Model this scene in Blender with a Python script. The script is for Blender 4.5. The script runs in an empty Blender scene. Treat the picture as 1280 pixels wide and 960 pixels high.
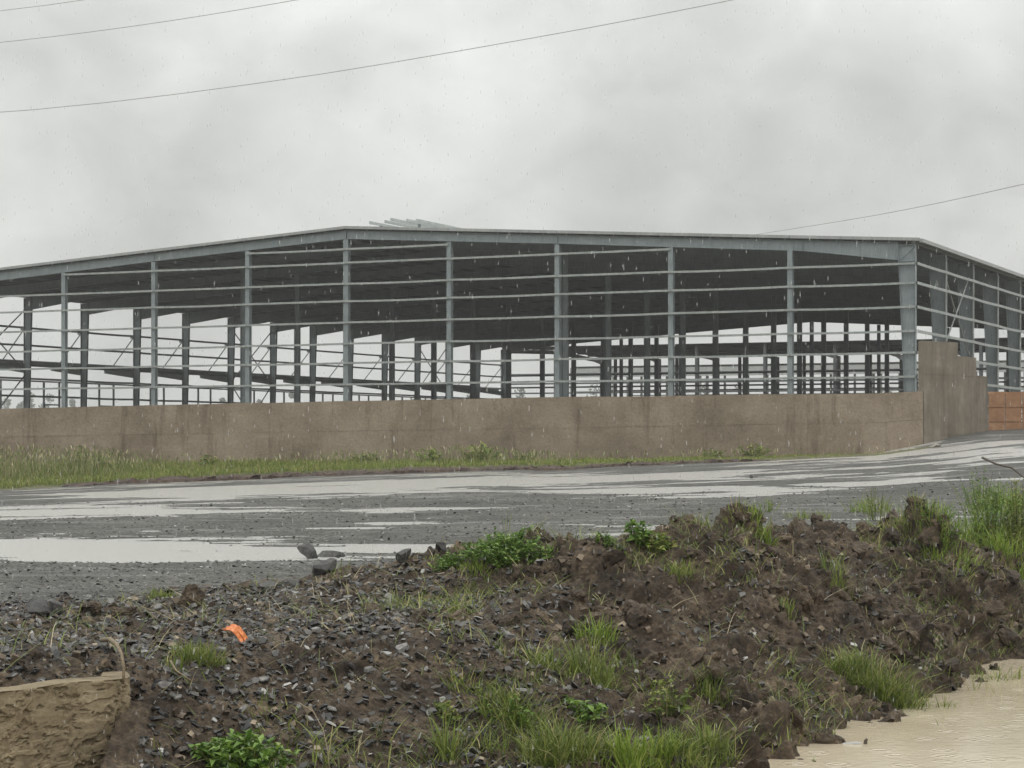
import bpy, math, random
import numpy as np
from mathutils import Vector, Matrix

random.seed(7)
RS = np.random.RandomState(11)
SC = bpy.context.scene
COL = SC.collection
R = math.radians

# ------------------------------------------------------------------ camera, world, sun, exposure
EYE = 1.9                       # camera height above the near road
FPX, HOR = 2622.7, 553.6        # focal length and horizon of the photograph, in its pixels
cam_d = bpy.data.cameras.new("camera")
cam_d.sensor_width = 36
cam_d.lens = 36 * FPX / 1280
cam_d.shift_y = (HOR - 480) / 1280
cam_d.clip_start = 0.1
cam_d.clip_end = 9000
cam = bpy.data.objects.new("camera", cam_d)
cam.location = (0, 0, EYE)
cam.rotation_euler = (R(90), 0, 0)
COL.objects.link(cam)
SC.camera = cam

SUN_EL, SUN_AZ = R(58), R(150)
w = bpy.data.worlds.new("World")
SC.world = w
w.use_nodes = True
nt = w.node_tree
nt.nodes.clear()
N, L = nt.nodes, nt.links


def nd(nt_, kind, **kw):
    n = nt_.nodes.new(kind)
    for k, v in kw.items():
        if k.startswith('i_'):
            n.inputs[k[2:].replace('_', ' ')].default_value = v
        else:
            setattr(n, k, v)
    return n


sky = nd(nt, 'ShaderNodeTexSky', sky_type='NISHITA', sun_disc=False)
sky.sun_elevation = SUN_EL
sky.sun_rotation = SUN_AZ
sky.dust_density = 4
tc = nd(nt, 'ShaderNodeTexCoord')
sep = nd(nt, 'ShaderNodeSeparateXYZ')
L.new(tc.outputs['Generated'], sep.inputs[0])
# overcast: luminance rises towards the zenith (CIE overcast sky)
zc = nd(nt, 'ShaderNodeMath', operation='MAXIMUM')
L.new(sep.outputs['Z'], zc.inputs[0]); zc.inputs[1].default_value = 0.0
gr = nd(nt, 'ShaderNodeMath', operation='MULTIPLY_ADD')
zp = nd(nt, 'ShaderNodeMath', operation='POWER'); L.new(zc.outputs[0], zp.inputs[0]); zp.inputs[1].default_value = 1.35
ze = nd(nt, 'ShaderNodeMath', operation='MULTIPLY'); L.new(zc.outputs[0], ze.inputs[0]); ze.inputs[1].default_value = -14.0
zx = nd(nt, 'ShaderNodeMath', operation='EXPONENT'); L.new(ze.outputs[0], zx.inputs[0])
zg = nd(nt, 'ShaderNodeMath', operation='MULTIPLY_ADD'); L.new(zx.outputs[0], zg.inputs[0]); zg.inputs[1].default_value = .20; zg.inputs[2].default_value = .955
L.new(zp.outputs[0], gr.inputs[0]); gr.inputs[1].default_value = 2.5; L.new(zg.outputs[0], gr.inputs[2])
mp = nd(nt, 'ShaderNodeMapping')
mp.inputs['Scale'].default_value = (1, 1, 1.4)
mp.inputs['Location'].default_value = (3.1, 0.4, 0.2)
L.new(tc.outputs['Generated'], mp.inputs[0])
n1 = nd(nt, 'ShaderNodeTexNoise', i_Scale=6.0, i_Detail=4.0, i_Roughness=0.45, i_Distortion=0.35)
n2 = nd(nt, 'ShaderNodeTexNoise', i_Scale=20.0, i_Detail=5.0, i_Roughness=0.5, i_Distortion=0.4)
L.new(mp.outputs[0], n1.inputs['Vector']); L.new(mp.outputs[0], n2.inputs['Vector'])
r1 = nd(nt, 'ShaderNodeMapRange'); r1.inputs['From Min'].default_value = .32; r1.inputs['From Max'].default_value = .68
r1.inputs['To Min'].default_value = .78; r1.inputs['To Max'].default_value = 1.12
L.new(n1.outputs['Fac'], r1.inputs['Value'])
r2 = nd(nt, 'ShaderNodeMapRange'); r2.inputs['From Min'].default_value = .3; r2.inputs['From Max'].default_value = .7
r2.inputs['To Min'].default_value = .90; r2.inputs['To Max'].default_value = 1.08
L.new(n2.outputs['Fac'], r2.inputs['Value'])
m1 = nd(nt, 'ShaderNodeMath', operation='MULTIPLY'); L.new(r1.outputs[0], m1.inputs[0]); L.new(r2.outputs[0], m1.inputs[1])
m2 = nd(nt, 'ShaderNodeMath', operation='MULTIPLY'); L.new(m1.outputs[0], m2.inputs[0]); L.new(gr.outputs[0], m2.inputs[1])
cl = nd(nt, 'ShaderNodeVectorMath', operation='SCALE'); cl.inputs[0].default_value = (6.75, 6.85, 6.62)
L.new(m2.outputs[0], cl.inputs['Scale'])
mx = nd(nt, 'ShaderNodeMix', data_type='RGBA'); mx.inputs['Factor'].default_value = .97
L.new(sky.outputs[0], mx.inputs['A']); L.new(cl.outputs[0], mx.inputs['B'])
bg = nd(nt, 'ShaderNodeBackground'); bg.inputs['Strength'].default_value = 0.1
L.new(mx.outputs['Result'], bg.inputs['Color'])
wo = nd(nt, 'ShaderNodeOutputWorld'); L.new(bg.outputs[0], wo.inputs['Surface'])

sun_d = bpy.data.lights.new("sun", 'SUN')
sun_d.energy = 0.9
sun_d.angle = R(40)
sun_d.color = (1, .97, .93)
sun = bpy.data.objects.new("sun", sun_d)
sd = Vector((math.sin(SUN_AZ) * math.cos(SUN_EL), math.cos(SUN_AZ) * math.cos(SUN_EL), math.sin(SUN_EL)))
sun.rotation_euler = (-sd).to_track_quat('-Z', 'Y').to_euler()
COL.objects.link(sun)

SC.view_settings.view_transform = 'Standard'
SC.view_settings.look = 'None'
SC.view_settings.exposure = 0
SC.view_settings.gamma = 1
SC.cycles.max_bounces = 6
SC.cycles.volume_bounces = 0
SC.cycles.caustics_reflective = False
SC.cycles.caustics_refractive = False

# ------------------------------------------------------------------ helpers


def px(x, y, Y):
    """world point seen at photograph pixel (x, y) at distance Y"""
    return ((x - 640) / FPX * Y, Y, EYE + (HOR - y) / FPX * Y)


def new_mat(name, col, rough=.7, spec=.5, metal=0.0):
    m = bpy.data.materials.new(name)
    m.use_nodes = True
    b = m.node_tree.nodes['Principled BSDF']
    b.inputs['Base Color'].default_value = (*col, 1)
    b.inputs['Roughness'].default_value = rough
    b.inputs['Specular IOR Level'].default_value = spec
    b.inputs['Metallic'].default_value = metal
    return m, m.node_tree, b


def ramp(t, stops, interp='LINEAR'):
    n = t.nodes.new('ShaderNodeValToRGB')
    e = n.color_ramp.elements
    n.color_ramp.interpolation = interp
    e[0].position, e[0].color = stops[0][0], (*stops[0][1], 1)
    e[1].position, e[1].color = stops[-1][0], (*stops[-1][1], 1)
    for p, c in stops[1:-1]:
        q = e.new(p); q.color = (*c, 1)
    return n


def noise(t, scale, detail=5, rough=.6, vec=None, mapscale=None, dist=0):
    n = nd(t, 'ShaderNodeTexNoise')
    n.inputs['Scale'].default_value = scale
    n.inputs['Detail'].default_value = detail
    n.inputs['Roughness'].default_value = rough
    n.inputs['Distortion'].default_value = dist
    c = nd(t, 'ShaderNodeTexCoord')
    v = c.outputs['Object']
    if vec is not None:
        v = vec
    if mapscale:
        mpn = nd(t, 'ShaderNodeMapping'); mpn.inputs['Scale'].default_value = mapscale
        t.links.new(v, mpn.inputs[0]); v = mpn.outputs[0]
    t.links.new(v, n.inputs['Vector'])
    return n


def worldpos(t):
    return nd(t, 'ShaderNodeNewGeometry').outputs['Position']


def add_bump(t, b, n, strength=.4, dist=.02):
    bp = nd(t, 'ShaderNodeBump')
    bp.inputs['Strength'].default_value = strength
    bp.inputs['Distance'].default_value = dist
    t.links.new(n.outputs[0], bp.inputs['Height'])
    t.links.new(bp.outputs[0], b.inputs['Normal'])
    return bp


def mixc(t, fac, a, b, mode='MIX'):
    m = nd(t, 'ShaderNodeMix', data_type='RGBA', blend_type=mode)
    for sock, v in (('Factor', fac), ('A', a), ('B', b)):
        if isinstance(v, (float, int)):
            m.inputs[sock].default_value = v
        elif isinstance(v, tuple):
            m.inputs[sock].default_value = (*v, 1)
        else:
            t.links.new(v, m.inputs[sock])
    return m.outputs['Result']


# ---- materials
def mat_steel(name, col, col2, rough=.5, sc=1.3):
    m, t, b = new_mat(name, col, rough)
    n = noise(t, sc, 6, .65, worldpos(t))
    r = ramp(t, [(.35, col), (.62, col2)])
    t.links.new(n.outputs['Fac'], r.inputs[0])
    # fine vertical rain stains on the paint
    s = noise(t, 3.0, 3, .6, worldpos(t), (6, 6, .5))
    rr = ramp(t, [(.45, (1, 1, 1)), (.7, (.72, .72, .70))])
    t.links.new(s.outputs['Fac'], rr.inputs[0])
    t.links.new(mixc(t, 1.0, r.outputs[0], rr.outputs[0], 'MULTIPLY'), b.inputs['Base Color'])
    return m


M_PAINT = mat_steel('grey_blue_primer', (.185, .222, .232), (.235, .272, .280))
M_GALV = mat_steel('galvanised_girt', (.25, .275, .268), (.36, .38, .365), .42, 2.0)
M_TRIM = mat_steel('pale_trim', (.27, .285, .28), (.36, .37, .36), .45, .8)
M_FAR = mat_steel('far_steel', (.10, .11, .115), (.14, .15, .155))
M_PALE = mat_steel('pale_sheet', (.36, .38, .38), (.46, .47, .46), .6)
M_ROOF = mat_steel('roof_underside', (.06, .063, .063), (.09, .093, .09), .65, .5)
M_LIGHT = mat_steel('white_steel', (.42, .46, .45), (.52, .55, .53), .5)


def mat_wall():
    m, t, b = new_mat('rendered_wall', (.25, .2, .15), .85, .25)
    p = worldpos(t)
    n = noise(t, .55, 8, .68, p)
    r = ramp(t, [(.3, (.165, .133, .095)), (.5, (.246, .197, .147)), (.72, (.32, .268, .206))])
    t.links.new(n.outputs['Fac'], r.inputs[0])
    # vertical run stains
    s = noise(t, 1.1, 6, .75, p, (1.0, 1.0, .10))
    rs = ramp(t, [(.33, (.50, .47, .43)), (.46, (1, 1, 1)), (.62, (1, 1, 1)), (.74, (1.25, 1.24, 1.22))])
    t.links.new(s.outputs['Fac'], rs.inputs[0])
    c = mixc(t, .9, r.outputs[0], rs.outputs[0], 'MULTIPLY')
    f = noise(t, 9, 6, .75, p)
    rf = ramp(t, [(.3, (.66, .65, .64)), (.55, (1, 1, 1)), (.75, (1.25, 1.23, 1.2))])
    t.links.new(f.outputs['Fac'], rf.inputs[0])
    c = mixc(t, .8, c, rf.outputs[0], 'MULTIPLY')
    t.links.new(c, b.inputs['Base Color'])
    add_bump(t, b, f, .5, .03)
    return m


def mat_pier():
    m, t, b = new_mat('grey_render', (.2, .18, .15), .85, .25)
    p = worldpos(t)
    n = noise(t, .9, 7, .7, p)
    r = ramp(t, [(.3, (.145, .122, .094)), (.55, (.205, .174, .137)), (.75, (.30, .262, .215))])
    t.links.new(n.outputs['Fac'], r.inputs[0])
    s = noise(t, 1.5, 6, .7, p, (1.2, 1.2, .12))
    rs = ramp(t, [(.36, (.66, .66, .64)), (.55, (1, 1, 1)), (.75, (1.15, 1.14, 1.1))])
    t.links.new(s.outputs['Fac'], rs.inputs[0])
    c = mixc(t, .9, r.outputs[0], rs.outputs[0], 'MULTIPLY')
    t.links.new(c, b.inputs['Base Color'])
    add_bump(t, b, n, .4, .03)
    return m


def mat_rust():
    m, t, b = new_mat('orange_gate_paint', (.3, .12, .06), .7)
    p = worldpos(t)
    n = noise(t, 2.5, 8, .7, p)
    r = ramp(t, [(.3, (.20, .098, .045)), (.55, (.30, .155, .075)), (.78, (.42, .28, .18))])
    t.links.new(n.outputs['Fac'], r.inputs[0])
    t.links.new(r.outputs[0], b.inputs['Base Color'])
    return m


def mat_soil(name, stops, rough=.55, fine=30, bstr=.7, spec=.3):
    m, t, b = new_mat(name, stops[0][1], rough, spec)
    p = worldpos(t)
    n = noise(t, 2.1, 9, .72, p)
    r = ramp(t, stops)
    t.links.new(n.outputs['Fac'], r.inputs[0])
    f = noise(t, fine, 6, .75, p)
    rf = ramp(t, [(.28, (.4, .4, .4)), (.5, (.95, .95, .95)), (.68, (1.8, 1.75, 1.7))])
    t.links.new(f.outputs['Fac'], rf.inputs[0])
    c = mixc(t, 1.0, r.outputs[0], rf.outputs[0], 'MULTIPLY')
    t.links.new(c, b.inputs['Base Color'])
    rr = nd(t, 'ShaderNodeMapRange'); rr.inputs['To Min'].default_value = rough - .2; rr.inputs['To Max'].default_value = rough + .25
    t.links.new(n.outputs['Fac'], rr.inputs['Value']); t.links.new(rr.outputs[0], b.inputs['Roughness'])
    add_bump(t, b, f, bstr, .03)
    return m


def mat_road():
    m, t, b = new_mat('wet_gravel', (.08, .078, .075), .8, .32)
    p = worldpos(t)
    n = noise(t, .35, 6, .65, p)
    r = ramp(t, [(.3, (.042, .041, .039)), (.5, (.066, .064, .060)), (.7, (.092, .089, .083))])
    t.links.new(n.outputs['Fac'], r.inputs[0])
    v = nd(t, 'ShaderNodeTexVoronoi'); v.inputs['Scale'].default_value = 28
    t.links.new(p, v.inputs['Vector'])
    vs = nd(t, 'ShaderNodeSeparateColor'); t.links.new(v.outputs['Color'], vs.inputs[0])
    rv = ramp(t, [(0, (.45, .45, .44)), (.6, (1, 1, .98)), (.9, (1.35, 1.33, 1.3)), (1, (2.4, 2.4, 2.35))])
    t.links.new(vs.outputs[0], rv.inputs[0])
    v2 = noise(t, 5, 7, .8, p)
    rv2 = ramp(t, [(.35, (.6, .6, .6)), (.65, (1.35, 1.35, 1.32))])
    t.links.new(v2.outputs['Fac'], rv2.inputs[0])
    c = mixc(t, .75, r.outputs[0], rv.outputs[0], 'MULTIPLY')
    c = mixc(t, .8, c, rv2.outputs[0], 'MULTIPLY')
    t.links.new(c, b.inputs['Base Color'])
    sh = noise(t, 1.0, 6, .7, p, (.22, .9, 1))
    rsh = nd(t, 'ShaderNodeMapRange'); rsh.inputs['From Min'].default_value = .50; rsh.inputs['From Max'].default_value = .64
    rsh.inputs['To Min'].default_value = .9; rsh.inputs['To Max'].default_value = .42
    t.links.new(sh.outputs['Fac'], rsh.inputs['Value']); t.links.new(rsh.outputs[0], b.inputs['Roughness'])
    bp = nd(t, 'ShaderNodeBump'); bp.inputs['Strength'].default_value = .5; bp.inputs['Distance'].default_value = .012
    t.links.new(v.outputs['Distance'], bp.inputs['Height']); t.links.new(bp.outputs[0], b.inputs['Normal'])
    return m


def mat_island(name, stops, rough=.5, spec=.5, trans=0, coat=0):
    """each loose piece of the mesh takes its own tone"""
    m, t, b = new_mat(name, stops[0][1], rough, spec)
    g = nd(t, 'ShaderNodeNewGeometry')
    r = ramp(t, stops)
    t.links.new(g.outputs['Random Per Island'], r.inputs[0])
    t.links.new(r.outputs[0], b.inputs['Base Color'])
    if trans:
        tr = nd(t, 'ShaderNodeBsdfTranslucent'); t.links.new(r.outputs[0], tr.inputs['Color'])
        ms = nd(t, 'ShaderNodeMixShader'); ms.inputs[0].default_value = trans
        t.links.new(b.outputs[0], ms.inputs[1]); t.links.new(tr.outputs[0], ms.inputs[2])
        t.links.new(ms.outputs[0], t.nodes['Material Output'].inputs['Surface'])
    return m


M_WALL, M_PIER, M_RUST = mat_wall(), mat_pier(), mat_rust()
M_SOIL = mat_soil('dark_wet_soil', [(.30, (.014, .0098, .0065)), (.45, (.040, .028, .0185)), (.58, (.092, .068, .045)), (.75, (.26, .20, .138))], .55, 24, 1.0, .20)
M_REDSOIL = mat_soil('red_soil_bank', [(.3, (.024, .014, .009)), (.55, (.050, .030, .020)), (.75, (.11, .078, .052))])
M_VERGE = mat_soil('verge_earth', [(.3, (.045, .048, .020)), (.55, (.085, .085, .035)), (.75, (.12, .105, .055))], .7, 14)
M_GROUND = mat_soil('yard_earth', [(.3, (.09, .08, .06)), (.55, (.12, .105, .08)), (.75, (.15, .13, .10))], .8, 4, .3)
M_ROAD = mat_road()
M_CHIP = mat_island('slate', [(0, (.016, .016, .017)), (.45, (.036, .035, .034)), (.75, (.070, .063, .056)), (.93, (.13, .125, .12)), (1, (.36, .35, .33))], .36, .36)  # the few brightest chips have wet highlights put into their colour
M_ROCK = mat_soil('dark_rock', [(.3, (.035, .034, .034)), (.55, (.06, .057, .055)), (.75, (.10, .095, .09))], .45, 18)
M_GRASS = mat_island('grass_green', [(0, (.055, .085, .016)), (.3, (.11, .155, .028)), (.65, (.175, .225, .042)), (.85, (.25, .27, .075)), (1, (.38, .32, .17))], .5, .3, .3)
M_GRASSB = mat_island('grass_bright', [(0, (.09, .15, .018)), (.5, (.19, .28, .034)), (.85, (.27, .35, .06)), (1, (.36, .36, .12))], .45, .35, .35)
M_LEAF = mat_island('leaf_green', [(0, (.055, .115, .018)), (.5, (.12, .21, .032)), (.9, (.19, .30, .055)), (1, (.28, .32, .10))], .42, .4, .3)
M_VGRASS = mat_island('verge_grass', [(0, (.085, .125, .028)), (.3, (.15, .21, .042)), (.6, (.22, .27, .055)), (.85, (.30, .29, .10)), (1, (.40, .33, .18))], .7, .2, .25)
M_DRY = mat_island('dry_grass', [(0, (.11, .16, .045)), (.4, (.20, .235, .085)), (.75, (.34, .31, .17)), (1, (.50, .43, .30))], .8, .15, .2)
M_CROWN = mat_island('far_foliage', [(0, (.035, .045, .022)), (.5, (.06, .072, .035)), (1, (.09, .10, .05))], .8, .2)
M_TWIG = mat_soil('twig', [(.3, (.16, .12, .075)), (.55, (.24, .19, .12)), (.75, (.33, .27, .18))], .6, 60)
M_BARK, _, _ = new_mat('bark', (.07, .055, .04), .9)
M_CABLE, _, _ = new_mat('cable', (.36, .36, .35), .6)
M_WHITE, _, _ = new_mat('white_scrap', (.62, .62, .60), .4)


def mat_orange():
    m, t, b = new_mat('orange_plastic', (.62, .17, .035), .35, .5)
    n = noise(t, 40, 4, .6)
    r = ramp(t, [(.35, (.50, .13, .03)), (.6, (.68, .22, .06)), (.78, (.75, .42, .24))])
    t.links.new(n.outputs['Fac'], r.inputs[0]); t.links.new(r.outputs[0], b.inputs['Base Color'])
    return m


M_ORANGE = mat_orange()


def mat_water(name, col, rough, ripple, scale, bump, stains=None):
    m, t, b = new_mat(name, col, rough, .5)
    b.inputs['IOR'].default_value = 1.33
    p = worldpos(t)
    n = noise(t, scale, 4, .6, p)
    bp_ = add_bump(t, b, n, ripple, bump)
    vr = nd(t, 'ShaderNodeTexVoronoi'); vr.inputs['Scale'].default_value = 2.4; t.links.new(p, vr.inputs['Vector'])
    w1 = nd(t, 'ShaderNodeMath', operation='MULTIPLY'); t.links.new(vr.outputs['Distance'], w1.inputs[0]); w1.inputs[1].default_value = 30
    w2 = nd(t, 'ShaderNodeMath', operation='SINE'); t.links.new(w1.outputs[0], w2.inputs[0])
    w3 = nd(t, 'ShaderNodeMapRange'); t.links.new(vr.outputs['Distance'], w3.inputs['Value']); w3.inputs['From Max'].default_value = .42; w3.inputs['To Min'].default_value = 1; w3.inputs['To Max'].default_value = 0
    w4 = nd(t, 'ShaderNodeMath', operation='MULTIPLY'); t.links.new(w2.outputs[0], w4.inputs[0]); t.links.new(w3.outputs[0], w4.inputs[1])
    bq = nd(t, 'ShaderNodeBump'); bq.inputs['Strength'].default_value = .35; bq.inputs['Distance'].default_value = .012
    t.links.new(w4.outputs[0], bq.inputs['Height']); t.links.new(bp_.outputs[0], bq.inputs['Normal']); t.links.new(bq.outputs[0], b.inputs['Normal'])
    if stains:
        s = noise(t, .8, 5, .6, p)
        r = ramp(t, [(.3, col), (.7, stains)])
        t.links.new(s.outputs['Fac'], r.inputs[0]); t.links.new(r.outputs[0], b.inputs['Base Color'])
    return m


M_PUD = mat_water('puddle_water', (.40, .395, .375), .17, .8, 12, .022)
M_MUD = mat_water('muddy_water', (.40, .338, .248), .10, .25, 9, .02, (.48, .415, .31))

# ---- mortar for the footing


def mat_mortar():
    m, t, b = new_mat('mortar', (.2, .16, .11), .8, .3)
    p = worldpos(t)
    n = noise(t, 3.2, 8, .7, p)
    r = ramp(t, [(.3, (.075, .058, .035)), (.5, (.165, .130, .080)), (.72, (.26, .21, .138))])
    t.links.new(n.outputs['Fac'], r.inputs[0])
    f = noise(t, 26, 5, .7, p)
    t.links.new(r.outputs[0], b.inputs['Base Color'])
    add_bump(t, b, f, .6, .02)
    return m


M_MORTAR = mat_mortar()

# ---- mesh helpers


def link(name, me, mat=None, parent=None, loc=None, label=None, cat=None, group=None, kind=None):
    o = bpy.data.objects.new(name, me)
    if mat is not None and me is not None and not me.materials:
        me.materials.append(mat)
    COL.objects.link(o)
    if parent is not None:
        o.parent = parent
    if loc is not None:
        o.location = loc
    for k, v in (('label', label), ('category', cat), ('group', group), ('kind', kind)):
        if v:
            o[k] = v
    return o


def np_mesh(name, V, F, smooth=False):
    """V (n,3) float array, F (m,k) int array of equal sized faces"""
    me = bpy.data.meshes.new(name)
    V = np.asarray(V, dtype=np.float32); F = np.asarray(F, dtype=np.int32)
    me.vertices.add(len(V)); me.vertices.foreach_set('co', V.ravel())
    k = F.shape[1]
    me.loops.add(F.size); me.loops.foreach_set('vertex_index', F.ravel())
    me.polygons.add(len(F)); me.polygons.foreach_set('loop_start', np.arange(0, F.size, k, dtype=np.int32))
    me.update(calc_edges=True)
    me.polygons.foreach_set('use_smooth', np.full(len(F), smooth))
    me.update()
    return me


class MB:
    def __init__(s):
        s.v, s.f = [], []

    def hexa(s, p):                       # 8 points: 4 of one end, 4 of the other, same order
        n = len(s.v); s.v += [tuple(q) for q in p]
        s.f += [(n, n+3, n+2, n+1), (n+4, n+5, n+6, n+7)] + [(n+i, n+(i+1) % 4, n+4+(i+1) % 4, n+4+i) for i in range(4)]

    def box(s, x0, x1, y0, y1, z0, z1):
        s.hexa([(x0, y0, z0), (x1, y0, z0), (x1, y1, z0), (x0, y1, z0), (x0, y0, z1), (x1, y0, z1), (x1, y1, z1), (x0, y1, z1)])

    def bar(s, a, b, wd, ht, up=(0, 0, 1)):
        a, b = Vector(a), Vector(b); d = (b-a).normalized(); u = Vector(up)
        sd_ = d.cross(u).normalized(); u2 = sd_.cross(d).normalized()
        q = [(-1, -1), (1, -1), (1, 1), (-1, 1)]
        s.hexa([a + sd_*i*wd/2 + u2*j*ht/2 for i, j in q] + [b + sd_*i*wd/2 + u2*j*ht/2 for i, j in q])

    def tube(s, pts, rad, n=6):
        pts = [Vector(p) for p in pts]
        base = len(s.v)
        for i, p in enumerate(pts):
            d = (pts[min(i+1, len(pts)-1)] - pts[max(i-1, 0)]).normalized()
            a = d.cross(Vector((0, 0, 1)))
            if a.length < .05: a = d.cross(Vector((1, 0, 0)))
            a.normalize(); b2 = d.cross(a)
            rr = rad[i] if isinstance(rad, (list, tuple)) else rad
            for k in range(n):
                t = 2*math.pi*k/n
                s.v.append(tuple(p + a*math.cos(t)*rr + b2*math.sin(t)*rr))
        for i in range(len(pts)-1):
            for k in range(n):
                s.f.append((base+i*n+k, base+i*n+(k+1) % n, base+(i+1)*n+(k+1) % n, base+(i+1)*n+k))
        s.f.append(tuple(base+k for k in range(n))[::-1]); s.f.append(tuple(base+(len(pts)-1)*n+k for k in range(n)))

    def mesh(s, name, smooth=False):
        me = bpy.data.meshes.new(name); me.from_pydata(s.v, [], s.f); me.update()
        if smooth:
            me.polygons.foreach_set('use_smooth', [True]*len(me.polygons))
        return me


def thing(name, label, cat, loc=(0, 0, 0), rz=0, group=None):
    o = link(name, None, loc=loc, label=label, cat=cat, group=group)
    o.rotation_euler.z = rz
    return o


# ---- vectorised noise
def _hash(ix, iy, s):
    h = (ix.astype(np.int64)*374761393 + iy.astype(np.int64)*668265263 + s*974711) & 0x7fffffff
    h = ((h ^ (h >> 13))*1274126177) & 0x7fffffff
    return ((h ^ (h >> 16)) & 0xffff)/65535.0


def vnoise(x, y, s=0):
    ix, iy = np.floor(x), np.floor(y)
    fx, fy = x-ix, y-iy
    fx = fx*fx*fx*(fx*(fx*6-15)+10); fy = fy*fy*fy*(fy*(fy*6-15)+10)
    a, b, c, d = _hash(ix, iy, s), _hash(ix+1, iy, s), _hash(ix, iy+1, s), _hash(ix+1, iy+1, s)
    return (a*(1-fx)+b*fx)*(1-fy)+(c*(1-fx)+d*fx)*fy


def fbm(x, y, s=0, o=4, g=.5):
    t, a, n = 0, 1, 0
    for i in range(o):
        # rotate each octave so the lattice does not show
        c_, s_ = math.cos(.7*i+.3), math.sin(.7*i+.3)
        t = t + a*vnoise((x*c_-y*s_)*2.03**i+i*17.3, (x*s_+y*c_)*2.03**i-i*9.1, s+i); n += a; a *= g
    return t/n


def vnoise3(P, s=0):
    I = np.floor(P); f = P-I; f = f*f*(3-2*f); I = I.astype(np.int64)
    def h(dx, dy, dz):
        q = ((I[..., 0]+dx)*374761393 + (I[..., 1]+dy)*668265263 + (I[..., 2]+dz)*2147483647//3 + s*974711) & 0x7fffffff
        q = ((q ^ (q >> 13))*1274126177) & 0x7fffffff
        return ((q ^ (q >> 16)) & 0xffff)/65535.0
    x, y, z = f[..., 0], f[..., 1], f[..., 2]
    a = (h(0, 0, 0)*(1-x)+h(1, 0, 0)*x)*(1-y)+(h(0, 1, 0)*(1-x)+h(1, 1, 0)*x)*y
    b = (h(0, 0, 1)*(1-x)+h(1, 0, 1)*x)*(1-y)+(h(0, 1, 1)*(1-x)+h(1, 1, 1)*x)*y
    return a*(1-z)+b*z


ROT3 = np.array([[.36, .48, -.8], [-.8, .6, 0], [.48, .64, .6]])


def fbm3(P, s=0, o=3, g=.5):
    t, a, n = 0, 1, 0
    Q = P
    for i in range(o):
        Q = (Q @ ROT3) + 13.7
        t = t + a*vnoise3(Q*2.03**i, s+i); n += a; a *= g
    return t/n


def smooth01(t):
    t = np.clip(t, 0, 1); return t*t*(3-2*t)


def grid_faces(nr, nc):
    i = np.arange(nr-1)[:, None]*nc + np.arange(nc-1)[None]
    return np.stack([i, i+1, i+nc+1, i+nc], -1).reshape(-1, 4)


# ================================================================== GROUND, ROAD, WATER
link('ground', np_mesh('ground', [(-3000, -200, -2.2), (3000, -200, -2.2), (3000, 6000, -2.2), (-3000, 6000, -2.2)], [(0, 1, 2, 3)]), M_GROUND, kind='structure')
YARD = 1.0
YXs = [-2500, -120, -60, -28, 24, 60, 120, 2500]


def yline(X):
    return 91.2
yv = []
for yy in (91.0, 300, 1200, 4000):
    for xx in YXs:
        yv.append((xx, yy, YARD))
link('yard', np_mesh('yard', yv, grid_faces(4, len(YXs))), M_GROUND, kind='structure')

# heights (relative to the eye) along the far side of the road, by photograph column
EX = np.array([-900, -300, 0, 150, 300, 450, 600, 700, 940, 1100, 1155, 1235, 1300, 1700])
EYr = np.array([619, 619, 612, 605, 600, 594, 589, 588, 577, 569, 561, 551, 549, 549])   # road edge pixel row
EY = 85.0
E_X = (EX-640)/FPX*EY
E_Z = (HOR-EYr)/FPX*EY


def road_z(X, Y):
    ze = np.interp(X, E_X, E_Z)
    ze2 = np.interp(X*(EY/np.maximum(Y, 20)), E_X, E_Z)
    ze = .5*ze+.5*ze2
    wgt = smooth01((Y-36)/(EY-36))
    far = np.clip(Y-EY, 0, 30)*.035
    return EYE + (-1.9 + wgt*(ze+1.9)) + far*(X > 15)*smooth01((X-15)/4)


def road_relief(X, Y):
    """hollows of the unsealed road, metres"""
    n = (fbm(X*.16+3, Y*.085, 5, 4, .55)-.5)*.055
    n += (fbm(X*.16+Y*.03, Y*.62, 15, 5, .62)-.5)*.125
    n += (fbm(X*.5, Y*1.8, 25, 3, .55)-.5)*.055
    n += (fbm(X*5, Y*5, 35, 2, .5)-.5)*.012
    n += .020
    def hollow(x0, x1, y0, y1, d, ex=1.0):
        Ya, Yb = 1.9*FPX/(y1-HOR), 1.9*FPX/(y0-HOR)
        cy, ry = (Ya+Yb)/2, (Yb-Ya)/2
        cx, rx = ((x0+x1)/2-640)/FPX*cy, (x1-x0)/2/FPX*cy
        q = ((X-cx)/rx)**2 + ((Y-cy)/ry)**2
        return -d*np.exp(-(q**1.5)*.9)
    n += hollow(-260, 400, 668, 706, .058) + hollow(-260, 420, 662, 708, .02)*(fbm(X*.7, Y*1.6, 44, 4, .6)-.5)*-5.5
    n += hollow(-200, 330, 636, 655, .048)
    n += hollow(100, 760, 619, 631, .045)
    n += hollow(420, 560, 647, 663, .05)
    n += hollow(60, 900, 600, 611, .04)
    n += hollow(600, 1010, 620, 628, .05)
    n += hollow(880, 1250, 607, 617, .045)
    n += hollow(1080, 1500, 612, 628, .05)
    # the strip next to the mound and the crown of the road stand dry
    n += .07*np.exp(-((Y-30)/3.2)**2)
    n += .05*np.exp(-((Y-(50+.25*X))/2.6)**2)
    n -= .012*smooth01((Y-46)/16)
    n += .034*smooth01((X-9)/6)*smooth01((Y-60)/15)
    n += (fbm(X*.22+9, Y*1.1, 47, 4, .65)-.5)*.055*smooth01((Y-38)/12)
    return n


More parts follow.
